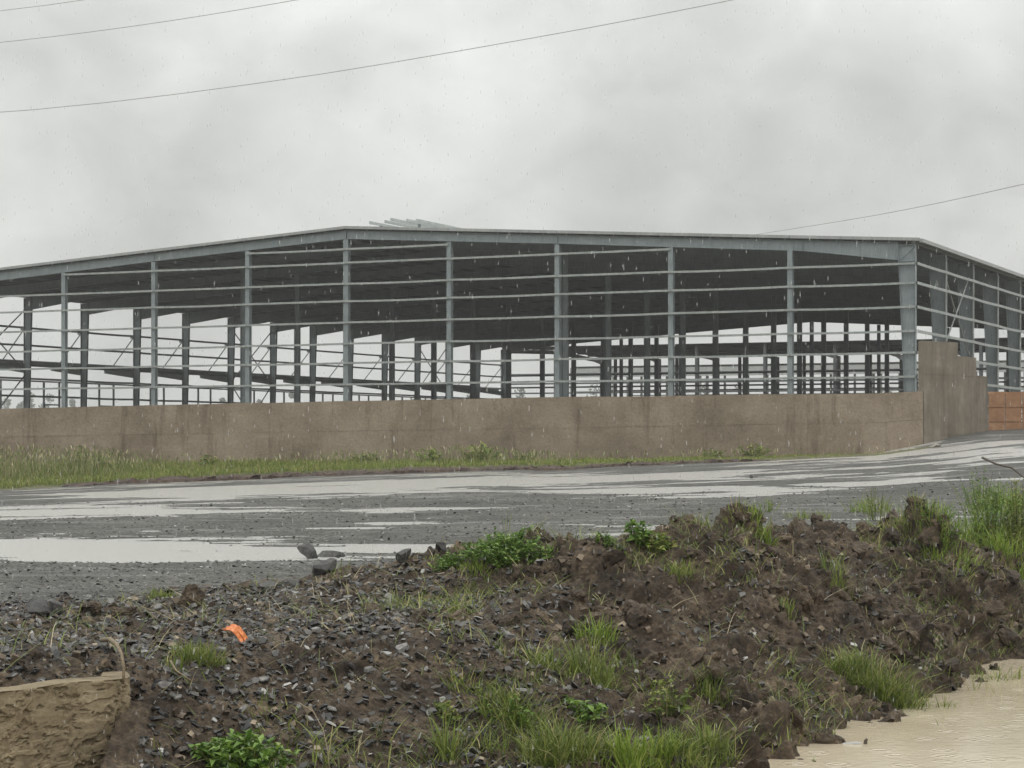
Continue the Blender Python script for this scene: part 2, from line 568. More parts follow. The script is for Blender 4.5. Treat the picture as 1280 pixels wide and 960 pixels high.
nr, nc = 520, 640
Yr = 21*(110/21)**(np.arange(nr)/(nr-1))
T = np.linspace(-1, 1, nc)
XX = T[None]*(np.repeat(Yr[:, None], nc, 1)*.29+3)
def near_edge(X): return np.interp(X, [-40, .5, 2.8, 5.8, 7.9, 12, 40], [23.9, 24.5, 26.2, 30.8, 33.3, 38, 39])
XX = np.linspace(-30, 30, nc)[None]*np.ones((nr, 1)); XX = np.sign(XX)*(np.abs(XX)/30)**1.25*30
YN = near_edge(XX)
TT = ((Yr-21)/(110-21))[:, None]
YY = YN + TT*(110-YN)
EDGE_Y = lambda X: EY + 0*X
ZZ = road_z(XX, YY) + road_relief(XX, YY) - .35*(1-smooth01((YY-YN)/1.1))
V = np.stack([XX, YY, ZZ], -1).reshape(-1, 3)
link('road', np_mesh('road', V, grid_faces(nr, nc), True), M_ROAD, kind='structure')
# standing water: a level skin that fills the hollows
nr2, nc2 = 120, 100
Yr2 = 22*(104/22)**(np.arange(nr2)/(nr2-1))
X2 = np.linspace(-29.5, 29.5, nc2)[None]*np.ones((nr2, 1)); Y2 = near_edge(X2)+1.9 + ((Yr2-22)/(104-22))[:, None]*(104-near_edge(X2)-1.9)
Z2 = road_z(X2, Y2)
link('puddle_water', np_mesh('puddle_water', np.stack([X2, Y2, Z2], -1).reshape(-1, 3), grid_faces(nr2, nc2), True), M_PUD, kind='structure')

# ---- verge between road and wall
WX = np.array([-1200, -300, 0, 300, 700, 1100, 1155, 1200, 1600])
W_TOP = np.array([536, 518, 511, 504, 496.5, 491.5, 489, 489, 489])
W_BOT = np.array([592, 588, 585, 581, 577, 568, 562, 560, 560])
WY = 90.0
W_X = (WX-640)/FPX*WY
W_ZT = (HOR-W_TOP)/FPX*WY + EYE
W_ZB = (HOR-W_BOT)/FPX*WY + EYE
nx, ny = 900, 40
vx = np.linspace(-60, 17.2, nx); vt = np.linspace(-.25, 1.25, ny)
VX, VT = np.meshgrid(vx, vt)
e_wob = (fbm(VX*.35, VX*0+3, 41, 4)-.5)*1.6 + (fbm(VX*1.6, VX*0+9, 43, 3)-.5)*.5
e_y = EY + e_wob + np.interp(VX, [-22, -14, -8], [-1.2, -.4, 0])
VYY = e_y + VT*(WY+.2-e_y)
zr = road_z(VX, VYY) + .02
zb = np.interp(VX, W_X, W_ZB)
step = smooth01((VT+.02)/.12)
bankh = np.interp(VX, [-25, -16, -10, 0, 9, 13, 17], [.05, .12, .24, .22, .10, .04, .0])
bl = smooth01((VT-.1)/.8)
base = zr*(1-bl) + zb*bl
VZ = base + bankh*step*(1-bl*.9) - .25*(1-smooth01((VT+.16)/.16))
VZ += (fbm(VX*1.2, VYY*1.2, 51, 5, .6)-.5)*.16*smooth01((VT+.1)/.15) + (fbm(VX*6, VYY*6, 53, 3)-.5)*.07
link('verge', np_mesh('verge', np.stack([VX, VYY, VZ], -1).reshape(-1, 3), grid_faces(ny, nx), True), M_VERGE, kind='structure')
VE, V_FIELD = None, (vx, vt, e_y, VZ)
# reddish cut edge of the verge
ex_n = 700
cx_ = np.linspace(-18, 11, ex_n)
cxm, cv = np.meshgrid(cx_, np.linspace(0, 1, 7))
ey1 = np.interp(cxm, vx, e_y[0])
cy = ey1 + (cv-.5)*.75 + (fbm(cxm*2, cv*3, 61, 4)-.5)*.5
cz = road_z(cxm, cy) - .06 + np.sin(cv*math.pi)**.6*(.14+.26*fbm(cxm*1.1, cv+5, 62, 5, .6))*np.interp(cxm, [-18, -15, 8, 11], [.5, 1, .8, .2]) + (fbm(cxm*7, cv*4, 63, 3)-.5)*.12
link('cut_edge', np_mesh('cut_edge', np.stack([cxm, cy, cz], -1).reshape(-1, 3), grid_faces(7, ex_n), False), M_REDSOIL, kind='structure')

# ---- the dug embankment in front
CP = [  # photograph x, y, distance
    (600, 700, 24.5), (700, 692, 24.5), (850, 672, 25), (930, 667, 25.3), (990, 668, 26.6), (1050, 664, 27.8), (1150, 655, 30), (1280, 665, 32.5), (1400, 665, 33.5),
    (500, 708, 26.6), (400, 722, 27), (250, 748, 25.2), (100, 752, 25.6), (0, 756, 25.6), (-200, 758, 25.6),
    (0, 800, 20), (-150, 800, 20), (0, 862, 16.6), (-150, 870, 16.0), (150, 838, 17.5), (200, 800, 20), (215, 838, 18.0),
    (330, 818, 19.1), (450, 802, 19.6), (550, 792, 20), (400, 770, 22), (530, 750, 23.2),
    (250, 900, 17.4), (250, 960, 16.8), (350, 900, 18.0), (350, 960, 17.3), (430, 850, 18.9), (500, 880, 18.7), (500, 960, 17.6),
    (650, 760, 22), (650, 830, 20.2), (650, 900, 18.9), (650, 960, 18.0),
    (800, 700, 24.3), (800, 760, 23), (800, 850, 20.8), (800, 960, 18.4), (870, 956, 18.7),
    (950, 850, 21.2), (950, 750, 23.2), (1000, 710, 25.0), (1050, 800, 23.6), (1100, 720, 27), (1150, 780, 26.4), (1200, 730, 29), (1290, 745, 30.8),
    (930, 958, 18.8), (1080, 897, 22.2), (1160, 868, 24.2), (1190, 833, 27.2), (1280, 813, 29.3), (1400, 790, 32),
]
P = [(*px(a, b, c),) for a, b, c in CP]
for (x_, y_, z_) in [(4.5, 18, -1.6), (4.2, 21, -1.45), (5.5, 24, -1.4), (7, 27, -1.4), (3, 16, -1.5), (1.2, 16.3, -1.35), (0, 16.3, -1.2), (-1.5, 15.4, -1.15), (-2.6, 15.2, -1.1), (1, 14, -1.3), (8.5, 24, -1.7), (-1.5, 12.5, -1.3), (-4, 12.5, -1.3),
                     (-6, 29.5, -.12), (-4, 29.5, -.12), (-2, 30, -.12), (0, 28.8, -.12), (1.5, 28.8, -.1), (3, 29.5, -.1), (4.5, 32, -.1), (6.5, 34.5, -.15), (8.5, 37, -.15), (12, 40, -.15), (11, 28, -1.5), (13, 33, -.9)]:
    P.append((x_, y_, z_))
P = np.array(P)


def rbf_fit(P):
    n = len(P)
    d = np.sqrt(((P[:, None, :2]-P[None, :, :2])**2).sum(-1))
    K = d + np.eye(n)*.05
    A = np.zeros((n+3, n+3)); A[:n, :n] = K; A[:n, n] = 1; A[:n, n+1:] = P[:, :2]; A[n, :n] = 1; A[n+1:, :n] = P[:, :2].T
    return np.linalg.solve(A, np.concatenate([P[:, 2], [0, 0, 0]]))


RW = rbf_fit(P)


def rbf(X, Y):
    z = RW[-3] + RW[-2]*X + RW[-1]*Y
    for (a, b, _), w_ in zip(P, RW):
        z = z + w_*np.sqrt((X-a)**2+(Y-b)**2)
    return z


FX0, FY0, FX1, FY1 = -4.6, 15.95, -3.28, 17.0     # footing face line


def foot_line(X):
    return FY0 + (X-FX0)/(FX1-FX0)*(FY1-FY0)


BUMPS = []
for bx, by, bY, bw, bh in ((925, 655, 25.4, .34, .36), (990, 665, 26.4, .26, .20), (868, 675, 24.8, .42, .22), (1165, 660, 30, .42, .24), (735, 700, 24.2, .32, .20), (700, 705, 24, .3, .14),
                           (820, 745, 23.3, .3, .2), (640, 712, 24, .4, .12), (1060, 668, 27.6, .4, .2), (950, 716, 24.2, .4, .2), (700, 752, 22.6, .35, .16), (1230, 700, 30.5, .5, .2), (810, 800, 22.2, .35, .22), (560, 735, 23.6, .3, .1)):
    BUMPS.append(((bx-640)/FPX*bY, bY, bw, bh))


def bank_base(X, Y):
    z = rbf(X, Y)
    for bx, by, bw, bh in BUMPS:
        q = ((X-bx)**2+((Y-by)*.9)**2)/bw**2
        z = z + bh*.8*np.exp(-q**1.2)
    drop = np.interp(X, [-10, 0, 1.5, 12], [3.4, 3.0, 1.6, 1.8])
    return z - 1.2*smooth01((Y-near_edge(X)-drop)/1.6)


gx = np.concatenate([np.arange(-7.5, -5.2, .06), np.arange(-5.2, 8.6, .021), np.arange(8.6, 11.5, .06)])
gy = np.concatenate([np.arange(11.5, 15, .08), np.arange(15, 27, .021), np.arange(27, 34, .032), np.arange(34, 40, .08)])
GX, GY = np.meshgrid(gx, gy)
B0 = bank_base(GX, GY)
dzy, dzx = np.gradient(B0, gy, gx)
NV = np.stack([-dzx, -dzy, np.ones_like(B0)], -1); NV /= np.linalg.norm(NV, axis=-1)[..., None]
P0_ = np.stack([GX, GY, B0*1.0], -1)
mound = smooth01((GX + (GY-22)*.25 + 1.0)/2.0)
warp = np.stack([fbm3(P0_*1.6, 11, 2), fbm3(P0_*1.6, 21, 2), fbm3(P0_*1.6, 31, 2)], -1)-.5
PW = P0_ + warp*.35
def lump(sc, s_, o=2):
    return np.abs(fbm3(PW*sc, s_, o, .45)-.5)*2
big_, mid_, sml_, tny_ = fbm3(PW*.9, 41, 3, .5)-.5, lump(2.1, 51), lump(5.2, 61), lump(12.5, 71)
fine_ = fbm3(P0_*24, 81, 2)-.5
patch = smooth01((fbm3(P0_*.8, 91, 3)-.42)/.2)         # cloddy patches against smeared ones
D = (.25+.75*mound)*(.42*big_ + .46*(mid_-.26)*(.5+.6*patch)) + (.45+.55*mound)*(.25*(sml_-.24)*(.35+.8*patch) + .105*(tny_-.24)) + .030*fine_
D += .014*(fbm3(P0_*42, 95, 1)-.5)
PD = P0_ + NV*D[..., None] + warp*np.array([.10, .10, .05])*(.3+.7*mound)[..., None]
# trench in front of the footing
fy_ = FY0 + (GX-FX0)/(FX1-FX0)*(FY1-FY0)
front = smooth01((fy_+.02-GY)/.10)*smooth01((-3.16-GX)/.10)
PD[..., 2] = PD[..., 2]*(1-front) + np.minimum(PD[..., 2], -1.6)*front
EMB = link('embankment', np_mesh('embankment', PD.reshape(-1, 3), grid_faces(len(gy), len(gx)), True), M_SOIL, kind='structure')
# height raster of the finished surface, for standing things on it
hx, hy = np.arange(-7.5, 11.5, .035), np.arange(11.5, 40.2, .035)
HZ = np.full((len(hy), len(hx)), -9.0)
ii = np.clip(((PD[..., 1]-hy[0])/.035).round().astype(int), 0, len(hy)-1); jj = np.clip(((PD[..., 0]-hx[0])/.035).round().astype(int), 0, len(hx)-1)
np.maximum.at(HZ, (ii.ravel(), jj.ravel()), PD[..., 2].ravel())
for _ in range(5):
    gap = HZ < -8
    if not gap.any(): break
    best = np.full_like(HZ, -9.0)
    for dy_, dx2 in ((0, 1), (0, -1), (1, 0), (-1, 0)):
        best = np.maximum(best, np.roll(HZ, (dy_, dx2), (0, 1)))
    HZ[gap] = best[gap]
HZ[HZ < -8] = -1.6


def bz(X, Y):
    """height of the embankment surface at points"""
    X = np.asarray(X, float); Y = np.asarray(Y, float)
    u_ = np.clip((X-hx[0])/.035, 0, len(hx)-1.01); v_ = np.clip((Y-hy[0])/.035, 0, len(hy)-1.01)
    j, i = u_.astype(int), v_.astype(int); fx, fy = u_-j, v_-i
    return (HZ[i, j]*(1-fx)+HZ[i, j+1]*fx)*(1-fy)+(HZ[i+1, j]*(1-fx)+HZ[i+1, j+1]*fx)*fy


def surf(x, Y):
    """nearest embankment point seen in photograph column x around distance Y"""
    X = (x-640)/FPX*Y
    return (X, Y, float(bz(X, Y)))


def hit(x, y, kind='bank'):
    """walk the sight line of photograph pixel (x, y) until it meets the ground"""
    Ys = np.arange(13, 90, .04)
    X = (x-640)/FPX*Ys
    zline = EYE + (HOR-y)/FPX*Ys
    zg = np.where((Ys < 39.5) & (X > -7.4) & (X < 11.4), bz(X, Ys), -5)
    zg = np.maximum(zg, np.where(Ys > 23, road_z(X, Ys)+road_relief(X, Ys), -5))
    zg = np.maximum(zg, -1.0)
    k = np.argmax(zg >= zline)
    return (float(X[k]), float(Ys[k]), float(zg[k]))


wv = [(-4, 8, -1.0), (60, 8, -1.0), (60, 45, -1.0), (-4, 45, -1.0)]
link('ditch_water', np_mesh('ditch_water', wv, [(0, 1, 2, 3)]), M_MUD, kind='structure')

# ================================================================== STEEL HALL
TH, BF, BS = .43627, 7.118, 7.0
CX, CY = 505/FPX*114.5, 114.5
NB = 14
hall = thing('steel_hall', 'wide unclad steel frame hall with grey roof and open girts behind the long brown wall', 'building', (CX, CY, YARD), -TH)
E0 = 10.9+EYE-YARD            # eave height above yard
RISE = .44
HW = 5*BF


def top(a):
    return E0 + RISE*(a if a <= 5 else 10-a)


def ribeam(mb, p0, p1, depth_dir, d0, d1, fw=.26, ft=.022, wt=.02, side=None):
    """I section between p0 and p1 (points on the outer flange); depth grows along depth_dir"""
    p0, p1, dd = Vector(p0), Vector(p1), Vector(depth_dir).normalized()
    ax = (p1-p0).normalized(); sv = ax.cross(dd).normalized()
    def slab(o0, o1, th, wdt):
        mb.hexa([p0+dd*o0-sv*wdt/2, p0+dd*o0+sv*wdt/2, p0+dd*(o0+th)+sv*wdt/2, p0+dd*(o0+th)-sv*wdt/2,
                 p1+dd*o1-sv*wdt/2, p1+dd*o1+sv*wdt/2, p1+dd*(o1+th)+sv*wdt/2, p1+dd*(o1+th)-sv*wdt/2])
    slab(0, 0, ft, fw)
    slab(d0-ft, d1-ft, ft, fw)
    # web
    mb.hexa([p0+dd*ft-sv*wt/2, p0+dd*ft+sv*wt/2, p0+dd*(d0-ft)+sv*wt/2, p0+dd*(d0-ft)-sv*wt/2,
             p1+dd*ft-sv*wt/2, p1+dd*ft+sv*wt/2, p1+dd*(d1-ft)+sv*wt/2, p1+dd*(d1-ft)-sv*wt/2])


def mesh_column(sign):
    mb = MB()
    ribeam(mb, (0, 0, 0), (0, 0, E0-.05), (-sign, 0, 0), .48 if sign > 0 else .36, .98 if sign > 0 else .72, .28 if sign > 0 else .2)
    for z in (E0-.98, E0-.09):                      # knee plates
        x0, x1 = sorted((-sign*.03, -sign*(.93 if sign > 0 else .62)))
        mb.box(x0, x1, -.12, .12, z-.012, z+.012)
    # diagonal stiffener in the knee
    mb.bar((-sign*.05, -.05, E0-.12), (-sign*(.9 if sign > 0 else .6), -.05, E0-.9), .012, .08)
    mb.box(*sorted((.06*sign, -.55*sign)), -.2, .2, -.02, .03)
    return mb.mesh('column')


def mesh_rafter(sign):
    """right slope for sign=+1: from the knee up to the ridge"""
    mb = MB()
    def X(a): return -a*BF if sign > 0 else a*BF
    st = [((.135 if sign > 0 else .1), .96), (.9, .58), (3.0, .50), (5.0, .52)]
    for (a0, d0), (a1, d1) in zip(st[:-1], st[1:]):
        z0, z1 = E0+RISE*a0, E0+RISE*a1
        for (o, th, wd) in ((0, .02, .26),):
            mb.hexa([(X(a0), -wd/2, z0-th), (X(a0), wd/2, z0-th), (X(a0), wd/2, z0), (X(a0), -wd/2, z0),
                     (X(a1), -wd/2, z1-th), (X(a1), wd/2, z1-th), (X(a1), wd/2, z1), (X(a1), -wd/2, z1)])
            mb.hexa([(X(a0), -wd/2, z0-d0), (X(a0), wd/2, z0-d0), (X(a0), wd/2, z0-d0+th), (X(a0), -wd/2, z0-d0+th),
                     (X(a1), -wd/2, z1-d1), (X(a1), wd/2, z1-d1), (X(a1), wd/2, z1-d1+th), (X(a1), -wd/2, z1-d1+th)])
        mb.hexa([(X(a0), -.01, z0-d0+.02), (X(a0), .01, z0-d0+.02), (X(a0), .01, z0-.02), (X(a0), -.01, z0-.02),
                 (X(a1), -.01, z1-d1+.02), (X(a1), .01, z1-d1+.02), (X(a1), .01, z1-.02), (X(a1), -.01, z1-.02)])
        # splice plates
        mb.box(X(a1)-.02, X(a1)+.02, -.11, .11, z1-d1+.022, z1-.022)
    return mb.mesh('rafter')


mc = {1: mesh_column(1), -1: mesh_column(-1)}
mr = {1: mesh_rafter(1), -1: mesh_rafter(-1)}
W10 = -10*BF
for k in range(NB+1):
    link('column', mc[1], M_PAINT, hall, (0, k*BS, 0))
    link('column', mc[-1], M_PAINT, hall, (W10, k*BS, 0))
    link('rafter', mr[1], M_PAINT, hall, (0, k*BS, 0))
    link('rafter', mr[-1], M_PAINT, hall, (W10, k*BS, 0))
ic = {}
for a in (3.36, 6.67):
    mb = MB(); hgt = top(a)-.55
    ribeam(mb, (.2, 0, 0), (.2, 0, hgt), (-1, 0, 0), .4, .4, .22, .03, .03)
    mb.box(-.42, .42, -.28, .28, hgt, hgt+.03)
    mb.box(-.5, .5, -.35, .35, -.02, .04)
    ic[a] = mb.mesh('interior_column')
    for k in range(1, NB):
        link('interior_column', ic[a], M_PAINT, hall, (-a*BF, k*BS, 0))
# gable posts at both ends
for k in (0, NB):
    for a in range(1, 10):
        mb = MB(); hgt = top(a)-.55
        ribeam(mb, (0, -.15, 0), (0, -.15, hgt), (0, 1, 0), .3, .3, .30 if a != 5 else .36, .03, .025)
        link('gable_post', mb.mesh('gable_post'), M_PAINT, hall, (-a*BF, k*BS + (.02 if k == 0 else -.02), 0))


def mesh_girt(length, sag, h=.12, d=.075, seed=0):
    """C section running along +x, slightly sagging"""
    rs = np.random.RandomState(seed)
    mb = MB(); n = 4
    for i in range(n):
        t0, t1 = i/n, (i+1)/n
        z0, z1 = -sag*4*t0*(1-t0), -sag*4*t1*(1-t1)
        x0, x1 = length*t0, length*t1
        for (ya, yb, za, zb) in ((0, .006, -h/2, h/2), (.006, d, h/2-.007, h/2), (.006, d, -h/2, -h/2+.007)):
            mb.hexa([(x0, ya, z0+za), (x0, yb, z0+za), (x0, yb, z0+zb), (x0, ya, z0+zb),
                     (x1, ya, z1+za), (x1, yb, z1+za), (x1, yb, z1+zb), (x1, ya, z1+zb)])
    return mb.mesh('girt')


GZs = [11.94, 11.1, 9.808, 8.741, 7.428, 6.109, 4.927, 3.612, 2.25, .9]
gmf = [mesh_girt(BF-.02, s, seed=i) for i, s in enumerate((.005, .02, .035))]
gms = [mesh_girt(BS-.02, s, .15) for s in (.005, .02, .035)]
for gi, gz in enumerate(GZs):
    z = gz+EYE-YARD
    for a in range(10):
        lo, hi = top(a)-.62, top(a+1)-.62
        if gi < 2 and min(lo, hi) < z-.25:
            continue
        o = link('girt', random.choice(gmf), M_GALV, hall, (-(a+1)*BF+.01, -.215, z+random.uniform(-.012, .012)))
# side girts: right wall then left wall, outside the outer flanges
for gi, gz in enumerate(GZs[2:]):
    z = gz+EYE-YARD
    for k in range(NB):
        if gi < 7:
            o = link('girt', random.choice(gms), M_GALV, hall, (.08, k*BS+.01, z)); o.rotation_euler = (0, 0, math.pi/2)
            # web faces outward
        if 1 <= gi < 6:
            o = link('girt', random.choice(gms), M_GALV, hall, (W10-.08, (k+1)*BS-.01, z-.1)); o.rotation_euler = (0, 0, -math.pi/2)
# light posts (jambs) that carry the side girts half-way
for k in range(NB):
    mb = MB(); mb.box(-.04, .04, -.06, .06, 0, E0-.25)
    if k == 0: jm = mb.mesh('wall_post')
    link('wall_post', jm, M_GALV, hall, (.045, k*BS+BS-.17, 0))
# far gable: each girt line one piece
for gz in GZs[4:8]:
    mb = MB(); z = gz+EYE-YARD
    mb.box(W10, 0, 0, .07, z-.09, z+.09)
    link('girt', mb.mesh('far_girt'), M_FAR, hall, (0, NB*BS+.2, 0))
# eave struts, purlins
for sx in (0, 1):
    mb = MB(); x = -.12 if sx == 0 else W10+.12
    mb.box(x-.1, x+.1, 0, NB*BS, E0+.005, E0+.2)
    link('eave_strut', mb.mesh('eave_strut'), M_GALV, hall)
for sx in (0, 1):
    for i in range(1, 24):
        a = i*5/24 if sx == 0 else 10-i*5/24
        mb = MB(); z = top(a); x = -a*BF
        mb.box(x-.035, x+.035, -.1, NB*BS+.1, z+.004, z+.2)
        link('purlin', mb.mesh('purlin'), M_PAINT, hall)
# roof sheets, one per bay and slope; a few rows still missing near the front
hole_a = {0: [], 1: [(1.9, 2.05), (3.2, 3.45), (3.75, 4.1), (5.6, 5.85), (6.1, 6.25), (7.0, 7.14), (7.3, 7.5), (8.2, 8.35), (9.0, 9.2)], 2: [(2.4, 2.65), (6.4, 6.55)], 3: [(3.0, 3.2)]}
for k in range(NB):
    for sx in (0, 1):
        mb = MB()
        a0, a1 = (0, 5) if sx == 0 else (5, 10)
        hs = [h for h in hole_a.get(k, []) if a0 <= h[0] < a1]
        cuts = sorted({a0, a1} | {v for h in hs for v in h})
        for c0, c1 in zip(cuts[:-1], cuts[1:]):
            hole = any(h[0] <= (c0+c1)/2 <= h[1] for h in hs)
            spans = [(k*BS, (k+1)*BS)] if not hole else [(k*BS, k*BS+BS*.38), (k*BS+BS*.56, (k+1)*BS)]
            for y0, y1 in spans:
                y0 -= .22 if k == 0 and y0 == 0 else 0
                mb.hexa([(-c0*BF+(.25 if c0 == 0 else 0), y0, top(c0)+.204), (-c0*BF+(.25 if c0 == 0 else 0), y1-.004, top(c0)+.204),
                         (-c0*BF+(.25 if c0 == 0 else 0), y1-.004, top(c0)+.25), (-c0*BF+(.25 if c0 == 0 else 0), y0, top(c0)+.25),
                         (-c1*BF-(.25 if c1 == 10 else 0), y0, top(c1)+.204), (-c1*BF-(.25 if c1 == 10 else 0), y1-.004, top(c1)+.204),
                         (-c1*BF-(.25 if c1 == 10 else 0), y1-.004, top(c1)+.25), (-c1*BF-(.25 if c1 == 10 else 0), y0, top(c1)+.25)])
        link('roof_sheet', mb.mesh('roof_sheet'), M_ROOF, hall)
# pale trim along the raking gable edge in lengths, and the gutter of the right eave
for i in range(10):
    a0, a1 = i, i+1
    mb = MB()
    x0, x1, z0, z1 = -a0*BF+(.27 if i == 0 else 0), -a1*BF+.03, top(a0)+.10, top(a1)+.10
    y = -.262
    mb.hexa([(x0, y, z0), (x0, y+.03, z0), (x0, y+.03, z0+.17), (x0, y, z0+.17), (x1, y, z1), (x1, y+.03, z1), (x1, y+.03, z1+.17), (x1, y, z1+.17)])
    link('rake_trim', mb.mesh('rake_trim'), M_TRIM, hall)
for sx in (0, 1):
    a0, a1 = (0, 5) if sx == 0 else (5, 10)
    mb = MB(); y = NB*BS-.02
    mb.hexa([(-a0*BF, y, top(a0)-.02), (-a0*BF, y+.03, top(a0)-.02), (-a0*BF, y+.03, top(a0)+.2), (-a0*BF, y, top(a0)+.2), (-a1*BF, y, top(a1)-.02), (-a1*BF, y+.03, top(a1)-.02), (-a1*BF, y+.03, top(a1)+.2), (-a1*BF, y, top(a1)+.2)])
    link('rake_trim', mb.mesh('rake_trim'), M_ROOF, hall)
for k in range(NB):
    for x in (.24, W10-.42):
        mb = MB(); y0, y1 = k*BS-(.2 if k == 0 else 0), (k+1)*BS-.03
        mb.box(x, x+.02, y0, y1, E0+.02, E0+.22); mb.box(x+.02, x+.16, y0, y1, E0+.02, E0+.04); mb.box(x+.16, x+.18, y0, y1, E0+.02, E0+.22)
        link('gutter', mb.mesh('gutter'), M_TRIM, hall)
# rod bracing of both long walls
for x in (.02, W10+.45):
    for k in (1, 6, 11):
        for (z0, z1) in ((.3, 6.0), (6.2, E0-.9)):
            for fl in (0, 1):
                mb = MB(); mb.tube([(x-.25, k*BS+.15, z0 if fl else z1), (x-.25, (k+1)*BS-.15, z1 if fl else z0)], .05, 6)
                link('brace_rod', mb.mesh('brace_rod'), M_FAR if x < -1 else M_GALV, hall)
# canopy on the left wall: brackets, tie rods and long beams
CZ = 5.75+EYE-YARD
for k in range(NB+1):
    mb = MB()
    ribeam(mb, (W10-.02, k*BS, CZ), (W10-2.9, k*BS, CZ+.16), (0, 0, -1), .50, .24, .2)
    link('canopy_bracket', mb.mesh('canopy_bracket'), M_PAINT, hall)
    mb = MB(); mb.tube([(W10-.05, k*BS, CZ+2.75), (W10-2.3, k*BS, CZ+.2)], .045, 6)
    mb.box(W10-.32, W10-.02, k*BS-.05, k*BS+.05, CZ+2.68, CZ+2.86)
    link('tie_rod', mb.mesh('tie_rod'), M_PAINT, hall)
for i, (dx, h) in enumerate(((2.9, .46), (2.1, .2), (1.3, .2), (.5, .2))):
    mb = MB(); z = CZ + .16*dx/2.9
    mb.box(W10-dx-.05, W10-dx+.05, 0, NB*BS, z+.003, z+h)
    link('canopy_beam', mb.mesh('canopy_beam'), M_PAINT, hall)
mb = MB(); mb.hexa([(W10-.1, 0, CZ+.345), (W10-.1, NB*BS, CZ+.345), (W10-.1, NB*BS, CZ+.37), (W10-.1, 0, CZ+.345+.025),
                    (W10-3.0, 0, CZ+.51), (W10-3.0, NB*BS, CZ+.51), (W10-3.0, NB*BS, CZ+.535), (W10-3.0, 0, CZ+.535)])
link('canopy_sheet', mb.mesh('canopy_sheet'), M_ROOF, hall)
# door frames in the left wall
mb = MB()
dz = 4.65+EYE-YARD
for x in (2.3, 4.2):
    mb.box(x-.06, x+.06, -.06, .06, 0, dz-.06)
mb.box(0.05, BS-.05, -.05, .05, dz-.055, dz+.055)
mb.box(2.36, 4.14, -.05, .05, 2.2, 2.32); mb.box(2.36, 4.14, -.05, .05, 3.75, 3.86)
dm = mb.mesh('door_frame')
for k in range(NB):
    o = link('door_frame', dm, M_PAINT, hall, (W10+.03, k*BS, 0)); o.rotation_euler = (0, 0, math.pi/2)
# unfinished ridge monitor: posts, short rafters and pale purlins
m0 = .92
MWd = 1.75
for k in range(1, NB):
    for sx in (-1, 1):
        mb = MB(); z0 = top(5)-RISE*MWd/BF+.26
        mb.box(-5*BF+sx*MWd*.8-.07, -5*BF+sx*MWd*.8+.07, k*BS-.07, k*BS+.07, z0, top(5)+1.02)
        link('monitor_post', mb.mesh('monitor_post'), M_PAINT, hall)
    mb = MB()
    mb.bar((-5*BF-MWd, k*BS, top(5)+1.06), (-5*BF, k*BS, top(5)+1.22), .12, .14); mb.bar((-5*BF, k*BS, top(5)+1.22), (-5*BF+MWd, k*BS, top(5)+1.06), .12, .14)
    if k > 2: link('monitor_rafter', mb.mesh('monitor_rafter'), M_PAINT, hall)
for i, dx in enumerate((-1.7, -.85, -.15, .75, 1.7)):
    mb = MB(); z = top(5)+1.22-.16*abs(dx)/MWd
    y0 = .86*BS + (.5 if i % 2 else 0)
    mb.box(-5*BF+dx-.04, -5*BF+dx+.04, y0, (NB-1)*BS+.4, z, z+.18)
    link('monitor_purlin', mb.mesh('monitor_purlin'), M_LIGHT, hall)
for sx in (-1, 1):
    mb = MB(); x = -5*BF+sx*(MWd*.8+.11)
    mb.box(x-.03, x+.03, .8*BS, (NB-1)*BS, top(5)+.42, top(5)+.60)
    link('monitor_girt', mb.mesh('monitor_girt'), M_LIGHT, hall)


